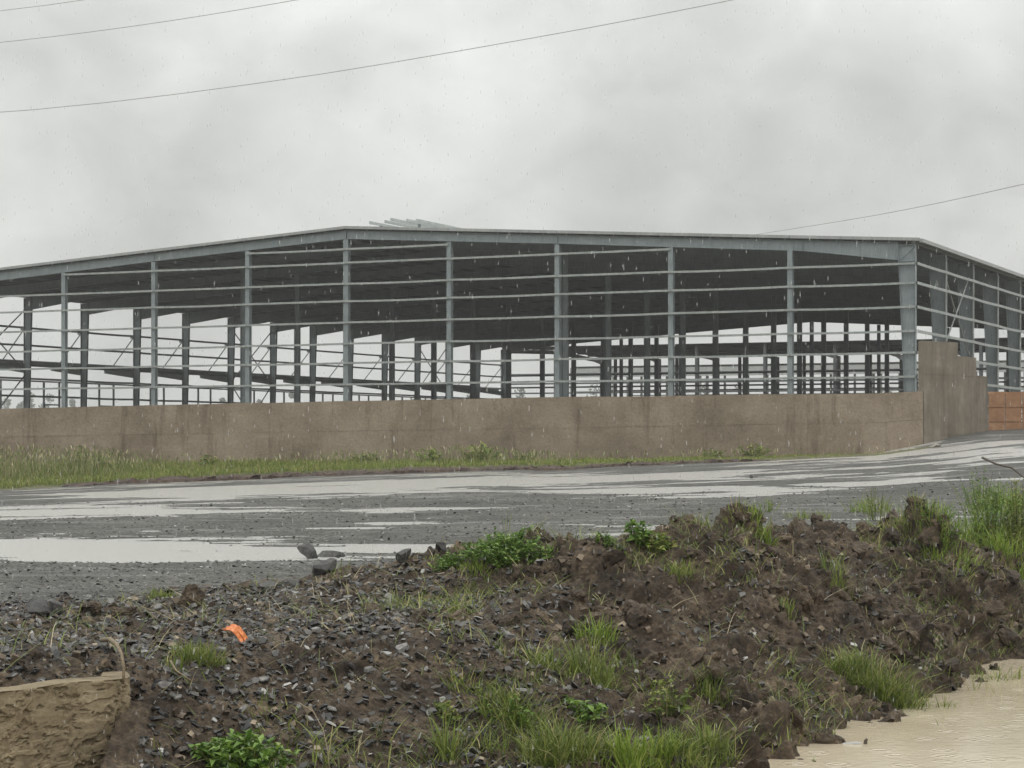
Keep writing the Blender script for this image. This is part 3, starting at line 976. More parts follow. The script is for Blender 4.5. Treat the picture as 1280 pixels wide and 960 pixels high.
# ================================================================== SHEDS BEHIND
def shed(name, label, origin, rz, nbay, bay, span, eave, rise, mat, roofmat, girts, clad=None, post=.3, low_girt=True):
    """long portal shed: long side along local -x, span along local +y"""
    t = thing(name, label, 'building', origin, rz)
    L_ = nbay*bay
    mb = MB(); ribeam(mb, (0, 0, 0), (0, 0, eave), (0, 1, 0), .4, .8, .3, .03, .03); cf = mb.mesh('column')
    mb = MB(); ribeam(mb, (0, span, 0), (0, span, eave), (0, -1, 0), .4, .8, .3, .03, .03); cb = mb.mesh('column')
    mb = MB()
    for s in (0, 1):
        def YF(v): return v if s == 0 else span-v
        pts = [(0, .7), (3.2, .45), (span/2, .5)]
        for (v0, d0), (v1, d1) in zip(pts[:-1], pts[1:]):
            z0, z1 = eave+rise*v0/(span/2), eave+rise*v1/(span/2)
            mb.hexa([(-.08, YF(v0), z0-d0), (.08, YF(v0), z0-d0), (.08, YF(v0), z0), (-.08, YF(v0), z0),
                     (-.08, YF(v1), z1-d1), (.08, YF(v1), z1-d1), (.08, YF(v1), z1), (-.08, YF(v1), z1)])
    rf = mb.mesh('rafter')
    mb = MB(); ribeam(mb, (0, span/2-.2, 0), (0, span/2-.2, eave+rise-.5), (0, 1, 0), .4, .4, .3, .03, .03); cm = mb.mesh('column')
    for i in range(nbay+1):
        x = -i*bay
        link('column', cf, mat, t, (x, 0, 0)); link('column', cb, mat, t, (x, 0, 0)); link('column', cm, mat, t, (x, 0, 0)); link('rafter', rf, mat, t, (x, 0, 0))
    for z in girts:
        for y in (-.1, span+.1):
            mb = MB(); mb.box(-L_, 0, y-.04, y+.04, z-.09, z+.09)
            link('girt', mb.mesh('girt'), mat, t)
    for s in (0, 1):
        for i in range(nbay):
            mb = MB(); y0, y1 = (-.3, span/2) if s == 0 else (span+.3, span/2)
            x0, x1 = -i*bay, -(i+1)*bay+.01
            mb.hexa([(x0, y0, eave+.2), (x1, y0, eave+.2), (x1, y0, eave+.25), (x0, y0, eave+.25), (x0, y1, eave+rise+.2), (x1, y1, eave+rise+.2), (x1, y1, eave+rise+.25), (x0, y1, eave+rise+.25)])
            link('roof_sheet', mb.mesh('roof_sheet'), roofmat, t)
    for j in range(9):
        v = span*(j+.5)/9; zz = eave+rise*(1-abs(v-span/2)/(span/2))
        mb = MB(); mb.box(-L_, 0, v-.05, v+.05, zz+.004, zz+.195)
        link('purlin', mb.mesh('purlin'), mat, t)
    if clad:
        for i in range(nbay):
            mb = MB(); mb.box(-(i+1)*bay+.02, -i*bay, -.2, -.15, clad[0], clad[1])
            link('wall_sheet', mb.mesh('wall_sheet'), M_PALE, t)
    return t


def ring(a, k):
    """point of the hall's plan grid, world"""
    return (CX - math.cos(TH)*BF*a + math.sin(TH)*BS*k, CY + math.sin(TH)*BF*a + math.cos(TH)*BS*k, YARD)


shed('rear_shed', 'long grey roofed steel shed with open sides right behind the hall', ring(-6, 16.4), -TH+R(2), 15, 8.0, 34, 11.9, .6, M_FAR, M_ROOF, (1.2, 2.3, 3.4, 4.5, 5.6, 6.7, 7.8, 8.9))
shed('far_pale_shed', 'pale unfinished shed frame with a light sheet band seen far through the hall left half', ring(1, 31), -TH+R(3), 14, 7.5, 30, 13.5, .6, M_TRIM, M_PALE, (2.0, 3.5, 5.0, 6.5, 8.0, 9.5), (11.9, 13.4))

# ================================================================== BOUNDARY WALL
wall = thing('boundary_wall', 'long plain brown rendered wall with rain stains running behind the grassy verge', 'wall', (0, WY, 0))
edges = list(np.linspace(-46, 17.6, 12))
rsw = np.random.RandomState(5)
for x0, x1 in zip(edges[:-1], edges[1:]):
    n_ = 26; q = np.linspace(x0, x1+.03, n_)
    for part, f0, f1, prd in (('lower_lift', -.25, .53, .0), ('upper_lift', .525, 1.0, .011)):
        zt, zb_ = np.interp(q, W_X, W_ZT), np.interp(q, W_X, W_ZB)
        za, zc_ = zb_+(zt-zb_)*f0, zb_+(zt-zb_)*f1
        if f1 == 1.0: zc_ = zc_ + (fbm(q*.9, q*0, 201, 4)-.5)*.05
        rows = 9; VV = []
        for r_ in range(rows):
            z = za+(zc_-za)*r_/(rows-1)
            yy = -prd - .004*(len(wall.children) % 4 // 2) + (fbm(q*.8, z*1.2, 203, 4)-.5)*.05
            VV.append(np.stack([q, yy, z], -1))
        VV.append(np.stack([q, np.full(n_, .23), zc_], -1))
        VV.append(np.stack([q, np.full(n_, .23), za], -1))
        VV = np.concatenate(VV)
        F = grid_faces(rows+2, n_)
        link(part, np_mesh(part, VV, F), M_WALL, wall)
        if abs(x1-edges[-1]) < 1e-6:
            pass
    # narrow edge caps
# stepped grey pier beside the gate, receding from the wall end
pier = thing('gate_pier', 'tall stepped grey concrete wing wall ending the brown wall beside the orange gate', 'wall', (0, 0, 0))
steps = [(1155, 1197, 427, 90.0, 91.6), (1197, 1220, 446, 91.62, 93.6), (1220, 1234.5, 470, 93.62, 95.4)]
for xa, xb, yt, Ya, Yb in steps:
    mb = MB()
    A = Vector(((xa-640)/FPX*Ya, Ya, 0)); B = Vector(((xb-640)/FPX*Yb, Yb, 0))
    d = (B-A).normalized(); nrm = Vector((-d.y, d.x, 0))*.3
    zt = EYE+(HOR-yt)/FPX*(Ya+Yb)/2
    zlo = .6
    lift = [(zlo, 1.9+.35), (1.9+.35, 1.9+1.62), (1.9+1.62, 1.9+2.95), (1.9+2.95, 9)]
    for i, (z0, z1) in enumerate(lift):
        z1 = min(z1, zt)
        if z0 >= zt: continue
        m2_ = MB(); off = nrm*(-.01*(i % 2))/.3
        m2_.hexa([A+off+Vector((0, 0, z0)), B+off+Vector((0, 0, z0)), B+nrm+Vector((0, 0, z0)), A+nrm+Vector((0, 0, z0)),
                  A+off+Vector((0, 0, z1)), B+off+Vector((0, 0, z1)), B+nrm+Vector((0, 0, z1)), A+nrm+Vector((0, 0, z1))])
        link('concrete_lift', m2_.mesh('concrete_lift'), M_PIER, pier)
# orange gate
gate = thing('orange_gate', 'low orange sheet gate in two rows of panels right of the grey pier', 'gate', (0, 0, 0))
GY0, GY1 = 96.2, 97.6
for i in range(9):
    xa, xb = 1236+i*21, 1236+(i+1)*21
    for (yt, yb) in ((492, 509), (510, 527), (528, 543)):
        f0, f1 = (xa-1236)/190, (xb-1236)/190
        Ya, Yb = GY0+(GY1-GY0)*f0, GY0+(GY1-GY0)*f1
        A = Vector(((xa-640)/FPX*Ya, Ya, 0)); B = Vector(((xb-640)/FPX*Yb-.04, Yb, 0))
        z0, z1 = EYE+(HOR-yb)/FPX*Ya, EYE+(HOR-yt)/FPX*Ya
        mb = MB(); t_ = Vector((0, .05, 0))
        mb.hexa([A+Vector((0, 0, z0)), B+Vector((0, 0, z0)), B+t_+Vector((0, 0, z0)), A+t_+Vector((0, 0, z0)),
                 A+Vector((0, 0, z1)), B+Vector((0, 0, z1)), B+t_+Vector((0, 0, z1)), A+t_+Vector((0, 0, z1))])
        link('panel', mb.mesh('panel'), M_RUST, gate)
for yy, hh in ((491, .10), (509.6, .07), (527.6, .06), (544, .12)):
    A = Vector(((1234.5-640)/FPX*GY0, GY0+.07, EYE+(HOR-yy)/FPX*GY0)); B = Vector(((1425-640)/FPX*GY1, GY1+.07, EYE+(HOR-yy)/FPX*GY0))
    mb = MB(); mb.bar(A, B, .06, hh)
    link('rail', mb.mesh('rail'), M_RUST if yy < 540 else M_PIER, gate)

# ================================================================== POWER LINES


def wire(pts, dist, rad, label, k=18):
    """pts photograph pixels at given distances"""
    P3 = [Vector(px(x, y, d)) for (x, y), d in zip(pts, dist)]
    out = []
    n_ = len(P3)
    for i in range(k+1):
        t = i/k*(n_-1); j = min(int(t), n_-2); f = t-j
        p0, p1, p2, p3 = P3[max(j-1, 0)], P3[j], P3[j+1], P3[min(j+2, n_-1)]
        out.append(.5*((2*p1)+(p2-p0)*f+(2*p0-5*p1+4*p2-p3)*f*f+(3*p1-p0-3*p2+p3)*f**3))
    mb = MB(); mb.tube(out, rad, 5)
    link('power_line', mb.mesh('power_line', True), M_CABLE, label=label, cat='power line', group='power lines across the sky')


wire([(-400, 160), (0, 140.5), (330, 103), (640, 52), (915, 0), (1150, -52)], [78, 74, 71, 68, 65, 63], .014, 'longest dark power line rising across the sky from the left edge over the hall')
wire([(-300, 82), (0, 53), (185, 30), (370, 0), (600, -42)], [78, 75, 73, 71, 69], .013, 'middle of the three power lines in the upper left sky')
wire([(-300, 50), (0, 13.5), (103, 0), (400, -45)], [78, 76, 75, 72], .012, 'short topmost power line in the extreme upper left corner of the sky')
wire([(820, 312), (920, 297), (1100, 268), (1280, 230), (1500, 176)], [215, 205, 160, 125, 100], .026, 'single power line dropping behind the right half of the hall roof')

# ================================================================== FAR TREES


def far_tree(x, y_top, Y, wpx, seed, label):
    rs = np.random.RandomState(seed)
    Xc = (x-640)/FPX*Y; zt = EYE+(HOR-y_top)/FPX*Y; z0 = YARD-.05
    h = zt-z0; wd = wpx/FPX*Y
    t = thing('tree', label, 'tree', (Xc, Y, z0), 0, 'far trees beyond the steel hall')
    mb = MB(); mb.tube([(0, 0, 0), (.2, 0, h*.3), (-.1, .1, h*.62)], [.35, .28, .12], 6)
    for s in range(4):
        a = s*1.6+rs.rand(); mb.tube([(0, 0, h*(.25+.08*s)), (math.cos(a)*wd*.28, math.sin(a)*wd*.28, h*(.5+.08*s))], [.16, .06], 5)
    link('trunk', mb.mesh('trunk'), M_BARK, t)
    nb = 9; cs = []
    for i in range(nb):
        a, rr = rs.rand()*6.28, rs.rand()**.5*wd*.36
        cs.append((math.cos(a)*rr, math.sin(a)*rr, h*(.42+.46*rs.rand()*(1-.5*rr/(wd*.4))), wd*(.14+.12*rs.rand())))
    cs.append((0, 0, h-wd*.2, wd*.2))
    n = 900
    ci = rs.randint(0, len(cs), n); C = np.array(cs)[ci]
    d = rs.normal(size=(n, 3)); d /= np.linalg.norm(d, axis=1)[:, None]
    p = C[:, :3] + d*(C[:, 3:4]*(rs.rand(n, 1)**.4))
    s = .35+.5*rs.rand(n, 1)
    e1 = rs.normal(size=(n, 3)); e1 /= np.linalg.norm(e1, axis=1)[:, None]
    e2 = np.cross(e1, rs.normal(size=(n, 3))); e2 /= np.linalg.norm(e2, axis=1)[:, None]
    VV = np.stack([p-e1*s, p+e2*s*.6, p+e1*s, p-e2*s*.6], 1).reshape(-1, 3)
    link('crown', np_mesh('crown', VV, np.arange(4*n).reshape(-1, 4)), M_CROWN, t)


ft = [(8, 497, 900, 30, 'flat low hazy tree at the left edge above the brown wall'), (36, 489, 880, 34, 'tallest rounded hazy tree near the left edge above the wall'),
      (62, 492, 900, 30, 'hazy tree just right of the tallest tree near the left edge'), (90, 498, 920, 22, 'small hazy tree fourth from the left edge'), (278, 497, 920, 18, 'small hazy tree seen left of the first wide interior column'),
      (325, 499, 930, 22, 'small hazy tree seen under the first X brace'), (365, 490, 900, 20, 'hazy tree between the dark columns left of the gable centre post'), (520, 493, 900, 30, 'hazy tree seen between gable centre post and the next one'),
      (590, 488, 900, 34, 'hazy tree seen just right of the gable post right of centre'), (650, 484, 880, 36, 'tall hazy tree seen left of the wide middle interior column'), (742, 478, 900, 44, 'wide hazy tree seen just right of the wide middle interior column'),
      (880, 478, 900, 44, 'wide hazy tree seen between two gable posts right of middle'), (925, 476, 880, 40, 'hazy tree left of the second gable post from the hall corner'), (1050, 478, 900, 46, 'hazy tree seen right of the last gable post before the corner'),
      (1110, 482, 900, 40, 'hazy tree seen just left of the tapered corner column')]
for i, (x, y, Y, wp, lb) in enumerate(ft):
    far_tree(x, y, Y, wp, 300+i, lb)

# ================================================================== PLANTS


def blades_mesh(B, H, W, az, lean, curl, seg=3, rs=RS):
    """vectorised grass blades: base points B (n,3), height, width, lean direction, amount of lean and droop"""
    n = len(B); dirv = np.stack([np.cos(az), np.sin(az), np.zeros(n)], 1)
    side_a = az+math.pi/2+rs.uniform(-.9, .9, n)
    side = np.stack([np.cos(side_a), np.sin(side_a), np.zeros(n)], 1)
    rows = []
    for i in range(seg+1):
        t = i/seg
        out = lean*t + curl*t*t
        up = t - curl*.55*t**3
        c = B + dirv*(H*out)[:, None] + np.stack([np.zeros(n), np.zeros(n), H*up], 1)
        if i < seg:
            ww = (W*(1-.55*t))[:, None]/2
            rows += [c-side*ww, c+side*ww]
        else:
            rows += [c]
    V = np.stack(rows, 1); m = V.shape[1]
    F = []
    for i in range(seg-1):
        F += [(2*i, 2*i+1, 2*i+3), (2*i, 2*i+3, 2*i+2)]
    F += [(2*seg-2, 2*seg-1, 2*seg)]
    F = np.array(F); FF = (np.arange(n)*m)[:, None, None] + F[None]
    return V.reshape(-1, 3), FF.reshape(-1, 3)


def leaves_mesh(P0, D, Ln, Wd, rs):
    """pointed folded leaves"""
    n = len(P0); D = D/np.linalg.norm(D, axis=1)[:, None]
    up = np.tile([0, 0, 1.], (n, 1)) + rs.normal(size=(n, 3))*.35
    S = np.cross(D, up); S /= np.linalg.norm(S, axis=1)[:, None]
    U = np.cross(S, D)
    mid = P0 + D*(Ln*.45)[:, None] + U*(Ln*.06)[:, None]
    tip = P0 + D*Ln[:, None] - U*(Ln*.18)[:, None]
    l = mid - S*(Wd/2)[:, None] + U*(Wd*.22)[:, None]; r = mid + S*(Wd/2)[:, None] + U*(Wd*.22)[:, None]
    V = np.stack([P0, l, mid, r, tip], 1)
    F = np.array([(0, 2, 1), (0, 3, 2), (1, 2, 4), (2, 3, 4)])
    return V.reshape(-1, 3), ((np.arange(n)*5)[:, None, None]+F[None]).reshape(-1, 3)


def joinVF(parts):
    Vs, Fs, o = [], [], 0
    for V, F in parts:
        Vs.append(V); Fs.append(F+o); o += len(V)
    return np.concatenate(Vs), np.concatenate(Fs)


def tuft(x, y, wpx, hpx, n, label, cat='grass tuft', mat=None, seed=0, leanmax=.5, wide=.012, group=None, name='grass_tuft', dry=0):
    c = hit(x, y); rs = np.random.RandomState(seed+int(x)*3+int(y))
    s = c[1]/FPX; rad = wpx*s/2; H = hpx*s
    a = rs.rand(n)*6.283; rr = rs.rand(n)**.65*rad
    X = np.cos(a)*rr; Yl = np.sin(a)*rr*.8
    thin = fbm(X*9+x, Yl*9+y, 5, 3) > rs.uniform(.28, .55, n)
    X, Yl, a, rr = X[thin], Yl[thin], a[thin], rr[thin]; n = len(X)
    B = np.stack([X, Yl, bz(X+c[0], Yl+c[1])-c[2]-.03], 1)
    if c[1] > 41: B[:, 2] = -.02
    h = H*rs.uniform(.35, 1.1, n)*(1-.30*rr/rad)
    V, F = blades_mesh(B, h, wide*rs.uniform(.6, 1.3, n), a+rs.normal(size=n)*1.6, rs.uniform(.0, leanmax, n), rs.uniform(.0, .9, n)**1.3, 4, rs)
    o = link(name, np_mesh(name, V, F), mat or M_GRASS, None, c, label, cat, group)
    return o


def leafy(x, y, wpx, hpx, nst, nl, label, leaf=(.07, .035), cat='weed', mat=None, seed=0, name='leafy_weed', spread=1.0, group=None):
    c = hit(x, y); rs = np.random.RandomState(seed+int(x)+int(y)*5)
    s = c[1]/FPX; rad = wpx*s/2; H = hpx*s
    t = thing(name, label, cat, c, 0, group)
    sp = MB(); P0, D, Ln, Wd = [], [], [], []
    for i in range(nst):
        a = rs.rand()*6.283; rr = rs.rand()**.7*rad
        b0 = Vector((math.cos(a)*rr*.55, math.sin(a)*rr*.45, 0)); b0.z = float(bz(b0.x+c[0], b0.y+c[1]))-c[2]-.03
        if c[1] > 41: b0.z = -.02
        h = H*rs.uniform(.5, 1.05)*(1-.4*rr/rad)
        tip = Vector((math.cos(a)*rr*spread, math.sin(a)*rr*.9*spread, b0.z+h))
        mid = (b0+tip)/2+Vector((0, 0, h*.12))
        sp.tube([b0, mid, tip], [.006, .005, .0025], 4)
        for j in range(nl):
            f = rs.uniform(.15, 1.05)
            p = b0.lerp(mid, f*2) if f < .5 else mid.lerp(tip, (f-.5)*2)
            an = rs.rand()*6.283; el = rs.uniform(-.1, .9)
            P0.append(p); D.append((math.cos(an)*math.cos(el), math.sin(an)*math.cos(el), math.sin(el)))
            q = rs.uniform(.6, 1.25)*(1-.25*f); Ln.append(leaf[0]*q); Wd.append(leaf[1]*q)
    link('stem', sp.mesh('stem'), mat or M_GRASS, t, kind='stuff')
    V, F = leaves_mesh(np.array(P0), np.array(D), np.array(Ln), np.array(Wd), rs)
    link('foliage', np_mesh('foliage', V, F), mat or M_LEAF, t, kind='stuff')
    return t


G1 = 'grass tufts on the soil bank'
G2 = 'leafy weeds on the soil bank'
tuft(204, 748, 42, 24, 160, 'small yellow green tuft on the chip bench left of the pointed dark clod', seed=1, group=G1, mat=M_VGRASS)
tuft(250, 828, 66, 40, 620, 'fine green grass tuft beside the orange plastic scrap', seed=2, group=G1, wide=.008)
tuft(218, 838, 26, 62, 26, 'tall thin grass blades at the right end of the mortar footing', seed=3, group=G1, leanmax=.3)
tuft(600, 712, 60, 22, 260, 'short grass fringe below the bright green weed mound', seed=4, group=G1, mat=M_GRASSB)
tuft(575, 768, 42, 22, 160, 'small green tuft in the middle of the chip bench', seed=5, group=G1)
tuft(590, 862, 70, 34, 220, 'yellowish trailing grass beside small white pebble on the mid slope', seed=6, group=G1, leanmax=.9, mat=M_VGRASS)
tuft(742, 850, 62, 78, 420, 'upright green grass tuft on the dark cliff of the bank centre', seed=7, group=G1, wide=.012, mat=M_GRASS)
tuft(700, 952, 110, 66, 900, 'broad lush grass clump at the bottom edge left of centre', seed=8, group=G1)
tuft(800, 962, 90, 72, 800, 'bright lush grass clump at the bottom edge right of centre', seed=9, group=G1, mat=M_GRASSB)
tuft(560, 945, 60, 76, 130, 'sparse long bladed grass at the bottom of the chip slope', seed=10, group=G1, leanmax=.7)
tuft(400, 958, 30, 88, 14, 'few tall bending pale blades right of the leafy plant', seed=11, group=G1, leanmax=.35, mat=M_VGRASS)
tuft(890, 945, 60, 60, 300, 'dark green grass by the muddy water corner', seed=12, group=G1)
tuft(1105, 872, 100, 66, 1000, 'thick rounded grass clump at the water edge', seed=13, group=G1, leanmax=.8)
tuft(1170, 838, 56, 44, 260, 'thin grass patch between the two water edge clumps', seed=14, group=G1)
tuft(1232, 806, 76, 52, 600, 'right hand grass clump at the water edge near the frame side', seed=15, group=G1)
tuft(1205, 770, 50, 34, 220, 'grass tuft above the right water edge clump', seed=16, group=G1)
tuft(1050, 735, 50, 52, 170, 'green grass tuft high on the bank face right of centre', seed=17, group=G1)
tuft(985, 765, 26, 30, 70, 'tiny isolated tuft on bare brown slope', seed=18, group=G1)
tuft(892, 870, 50, 50, 160, 'grass tuft on the slope above the dark grass', seed=19, group=G1)
tuft(935, 652, 60, 22, 240, 'yellow green grass cap on the brown clod at the crest', seed=20, group=G1, mat=M_VGRASS)
tuft(955, 672, 36, 30, 120, 'bright tuft hanging right of the crest clod', seed=21, group=G1, mat=M_GRASSB)
tuft(850, 720, 46, 30, 130, 'faded tuft below the crest left of the mound', seed=22, group=G1, mat=M_VGRASS)
tuft(1010, 648, 60, 20, 220, 'low grass behind the crest gap', seed=23, group=G1, mat=M_VGRASS)
tuft(1140, 660, 90, 26, 420, 'grass fringe along the right crest of the bank', seed=24, group=G1, mat=M_VGRASS)
tuft(1225, 665, 120, 60, 900, 'tall dense grass on the right crest under the weeds', seed=25, group=G1, mat=M_GRASSB)
tuft(1265, 700, 60, 56, 420, 'grass hanging down the bank at the right frame edge', seed=26, group=G1, mat=M_GRASSB)
tuft(610, 935, 50, 60, 130, 'mixed grass left of the broad lush clump', seed=27, group=G1, leanmax=.7)
tuft(470, 700, 40, 14, 90, 'thin pale tuft beside the dark rocks at the road edge', seed=28, group=G1, mat=M_VGRASS)
tuft(545, 700, 30, 14, 80, 'low tuft left of the bright green weed mound', seed=29, group=G1, mat=M_GRASSB)
tuft(640, 900, 90, 60, 420, 'wispy grass spreading over the lower slope above the broad lush clump', seed=41, group=G1, leanmax=.8)
tuft(745, 800, 50, 40, 260, 'green grass patch above the upright tuft on the bank centre', seed=42, group=G1, mat=M_GRASSB)
tuft(690, 838, 70, 40, 240, 'loose grass left of the upright tuft on the bank centre', seed=43, group=G1, leanmax=.8)
tuft(850, 950, 70, 56, 420, 'dense grass between the bright clump and the muddy water', seed=44, group=G1)
tuft(1060, 850, 60, 50, 320, 'grass left of the thick rounded water edge clump', seed=45, group=G1)
tuft(1262, 640, 80, 50, 700, 'bright grass behind the dark weeds at the right frame edge', seed=46, group=G1, mat=M_GRASSB)
tuft(1190, 690, 80, 40, 420, 'bright grass hanging over the right crest left of the tall weeds', seed=47, group=G1, mat=M_GRASSB)
tuft(1090, 640, 70, 30, 300, 'bright grass round the foot of the bushy crest weed', seed=48, group=G1, mat=M_GRASSB)
tuft(1250, 740, 70, 44, 340, 'grass on the bank below the hanging grass at the right edge', seed=49, group=G1)
leafy(560, 708, 60, 20, 40, 10, 'low bright weeds trailing left of the green mound', (.07, .035), seed=21, group=G2)
leafy(960, 640, 40, 22, 20, 9, 'small pale weeds on the crest between the two clods', (.06, .03), seed=22, mat=M_GRASSB, group=G2)
leafy(1225, 640, 90, 60, 50, 14, 'broad bright weed bed behind the tall right weeds', (.09, .035), seed=23, group=G2)
leafy(625, 700, 105, 40, 150, 13, 'bright green rounded weed mound on the bank crest left of centre', (.085, .04), seed=1, mat=M_LEAF, group=G2)
leafy(678, 700, 50, 20, 40, 9, 'low green weeds trailing right of the bright mound', (.07, .03), seed=2, group=G2)
leafy(305, 972, 130, 58, 60, 12, 'broad leaved bright green plant at the bottom edge near the footing', (.15, .065), seed=3, group=G2)
leafy(800, 682, 34, 34, 16, 9, 'single leafy weed with wide leaves on the crest', (.13, .07), seed=4, group=G2)
leafy(760, 686, 46, 20, 24, 8, 'small weeds left of the wide leaved weed', (.08, .035), seed=5, group=G2)
leafy(822, 690, 44, 20, 24, 9, 'pale green rosette beside the crest clods', (.12, .07), seed=6, mat=M_VGRASS, group=G2)
leafy(1095, 650, 54, 50, 26, 12, 'upright bushy weed on the crest right of centre', (.07, .03), seed=7, mat=M_GRASS, group=G2)
leafy(1242, 665, 80, 72, 46, 14, 'tall leafy weeds against the road near the right frame edge', (.10, .035), seed=8, group=G2)
leafy(1275, 690, 60, 92, 36, 14, 'tall dark weeds cut by the right frame edge', (.11, .03), seed=9, mat=M_GRASS, group=G2)
leafy(1175, 652, 60, 34, 24, 10, 'short weeds between the bushy weed and the tall weeds', (.08, .03), seed=10, group=G2)
leafy(640, 905, 60, 44, 12, 7, 'pale leaved creeper on the shaded lower slope', (.09, .055), seed=11, group=G2)
leafy(730, 905, 60, 30, 14, 8, 'light green broad leaves between the two lush clumps', (.12, .06), seed=12, group=G2)
leafy(835, 900, 70, 60, 16, 9, 'spindly weed with round leaves at the foot of the bank', (.09, .05), seed=13, mat=M_GRASS, group=G2)
leafy(560, 905, 50, 40, 10, 8, 'small creeper with round leaves on the chip slope', (.08, .05), seed=14, mat=M_GRASS, group=G2)
leafy(632, 662, 20, 34, 4, 8, 'single thin weed poking up behind the bright green mound', (.06, .03), seed=15, group=G2)

# scattered grass over the bank (uncountable)
n = 80000
rs = np.random.RandomState(77)
gxs = rs.uniform(-5, 9.5, n); gys = rs.uniform(14, 38, n)
dens = fbm(gxs*.8, gys*.8, 301, 4, .6)
low = smooth01((-.25-bz(gxs, gys))/.6)*.16*(gxs > -1.2)
right = smooth01((gxs-4.5)/3)*.12 + .10*np.exp(-((gys-near_edge(gxs)+.6)/1.2)**2)*(gxs > .5) + .13*np.exp(-(((gxs-.8)/1.4)**2+((gys-17)/2.2)**2)) + .10*np.exp(-(((gxs-.6)/.9)**2+((gys-22)/1.5)**2))
keep = (dens + low + right > .57) & (gys < near_edge(gxs)+1.2) & ~((gxs < -2.95) & (gys < foot_line(gxs)+.2)) & (bz(gxs, gys) > -1.0)
keep &= (gxs > -2.2) | (rs.rand(n) < .15)
gxs, gys = gxs[keep], gys[keep]; n = len(gxs)
B = np.stack([gxs, gys, bz(gxs, gys)-.02], 1)
V, F = blades_mesh(B, rs.uniform(.06, .30, n)*rs.uniform(.5, 1.2, n), rs.uniform(.006, .014, n), rs.rand(n)*6.283, rs.uniform(.1, .9, n), rs.uniform(.1, .9, n), 3, rs)
link('bank_grass', np_mesh('bank_grass', V, F), M_GRASS, label='thin grass scattered over the soil bank', cat='grass', kind='stuff')
n = 5200
gxs = rs.uniform(-5, 9.5, n); gys = rs.uniform(14, 36, n)
keep = (gys < near_edge(gxs)+1) & ~((gxs < -2.95) & (gys < foot_line(gxs)+.2)) & (bz(gxs, gys) > -1.0)
gxs, gys = gxs[keep], gys[keep]; n = len(gxs)
B = np.stack([gxs, gys, bz(gxs, gys)-.0], 1)
V, F = blades_mesh(B, rs.uniform(.08, .32, n), rs.uniform(.004, .009, n), rs.rand(n)*6.283, rs.uniform(.6, 1.8, n), rs.uniform(.2, 1.2, n), 3, rs)
link('dead_roots', np_mesh('dead_roots', V, F), M_DRY, label='dead straw and roots sticking out of the soil bank', cat='dead grass', kind='stuff')

# reeds in the muddy water
for i, (x, y, nn, h, lb) in enumerate([(1222, 862, 7, 34, 'few thin reeds standing in the muddy water by the grass edge'), (1240, 866, 6, 24, 'short brownish reeds farthest right in the muddy water'), (1188, 905, 3, 18, 'lone tiny reed standing mid water')]):
    X, Y_, z = px(x, y, (EYE+1.0)*FPX/(y-HOR))
    rs = np.random.RandomState(i+50)
    B = np.stack([rs.uniform(-.12, .12, nn), rs.uniform(-.1, .1, nn), np.full(nn, -.15)], 1)
    V, F = blades_mesh(B, h/FPX*Y_*rs.uniform(.6, 1.1, nn)+.15, np.full(nn, .010), rs.rand(nn)*6, rs.uniform(0, .3, nn), rs.uniform(0, .3, nn), 3, rs)
    link('reeds', np_mesh('reeds', V, F), M_DRY if i else M_GRASS, None, (X, Y_, -1.0), lb, 'reeds')

# ---- verge grass


def verge_pts(n, rs, x0=-24, x1=17, t0=.0, t1=1.0):
    X = rs.uniform(x0, x1, n); t = rs.uniform(t0, t1, n)
    ey = np.interp(X, vx, e_y[0]); Y = ey+t*(WY-.02-ey)
    ii = np.clip(((t-vt[0])/(vt[1]-vt[0])).astype(int), 0, ny-1); jj = np.clip(((X-vx[0])/(vx[1]-vx[0])).astype(int), 0, nx-1)
    return X, Y, VZ[ii, jj], t


rs = np.random.RandomState(91)
X, Y_, Z_, t_ = verge_pts(52000, rs, t0=.04)
den = fbm(X*.7, Y_*.7, 401, 4, .6)
keep = den + np.interp(X, [-22, 2, 6, 12, 16], [.5, .12, -.02, -.08, -.3]) > .42
X, Y_, Z_, t_ = X[keep], Y_[keep], Z_[keep], t_[keep]; n = len(X)
B = np.stack([X, Y_, Z_-.02], 1)
V, F = blades_mesh(B, rs.uniform(.10, .34, n)*np.interp(X, [-20, -6, 0, 12], [1.3, .95, .75, .45]), rs.uniform(.014, .032, n), rs.rand(n)*6.283, rs.uniform(.05, .6, n), rs.uniform(0, .6, n), 2, rs)
link('verge_grass', np_mesh('verge_grass', V, F), M_VGRASS, label='bright yellow green grass on the verge under the brown wall', cat='grass', kind='stuff')
# tall dry stems against the wall
X, Y_, Z_, t_ = verge_pts(15000, rs, t0=.35)
xp = 640+X/Y_*FPX
keep = rs.rand(len(X)) < np.interp(xp, [-200, 0, 60, 150, 190, 240, 330, 450, 520, 600, 680, 720, 800, 900, 1000], [.9, .9, .8, .75, .3, .12, .10, .25, .18, .35, .3, .06, .05, .10, .02])
hh = np.interp(xp, [-200, 0, 100, 180, 300, 460, 600, 700, 1000], [1.05, .95, .9, .6, .35, .55, .7, .35, .3])
X, Y_, Z_, hh = X[keep], Y_[keep], Z_[keep], hh[keep]; n = len(X)
B = np.stack([X, Y_, Z_-.02], 1)
V, F = blades_mesh(B, hh*rs.uniform(.45, 1.1, n), rs.uniform(.010, .024, n), rs.rand(n)*6.283, rs.uniform(0, .3, n), rs.uniform(0, .45, n), 3, rs)
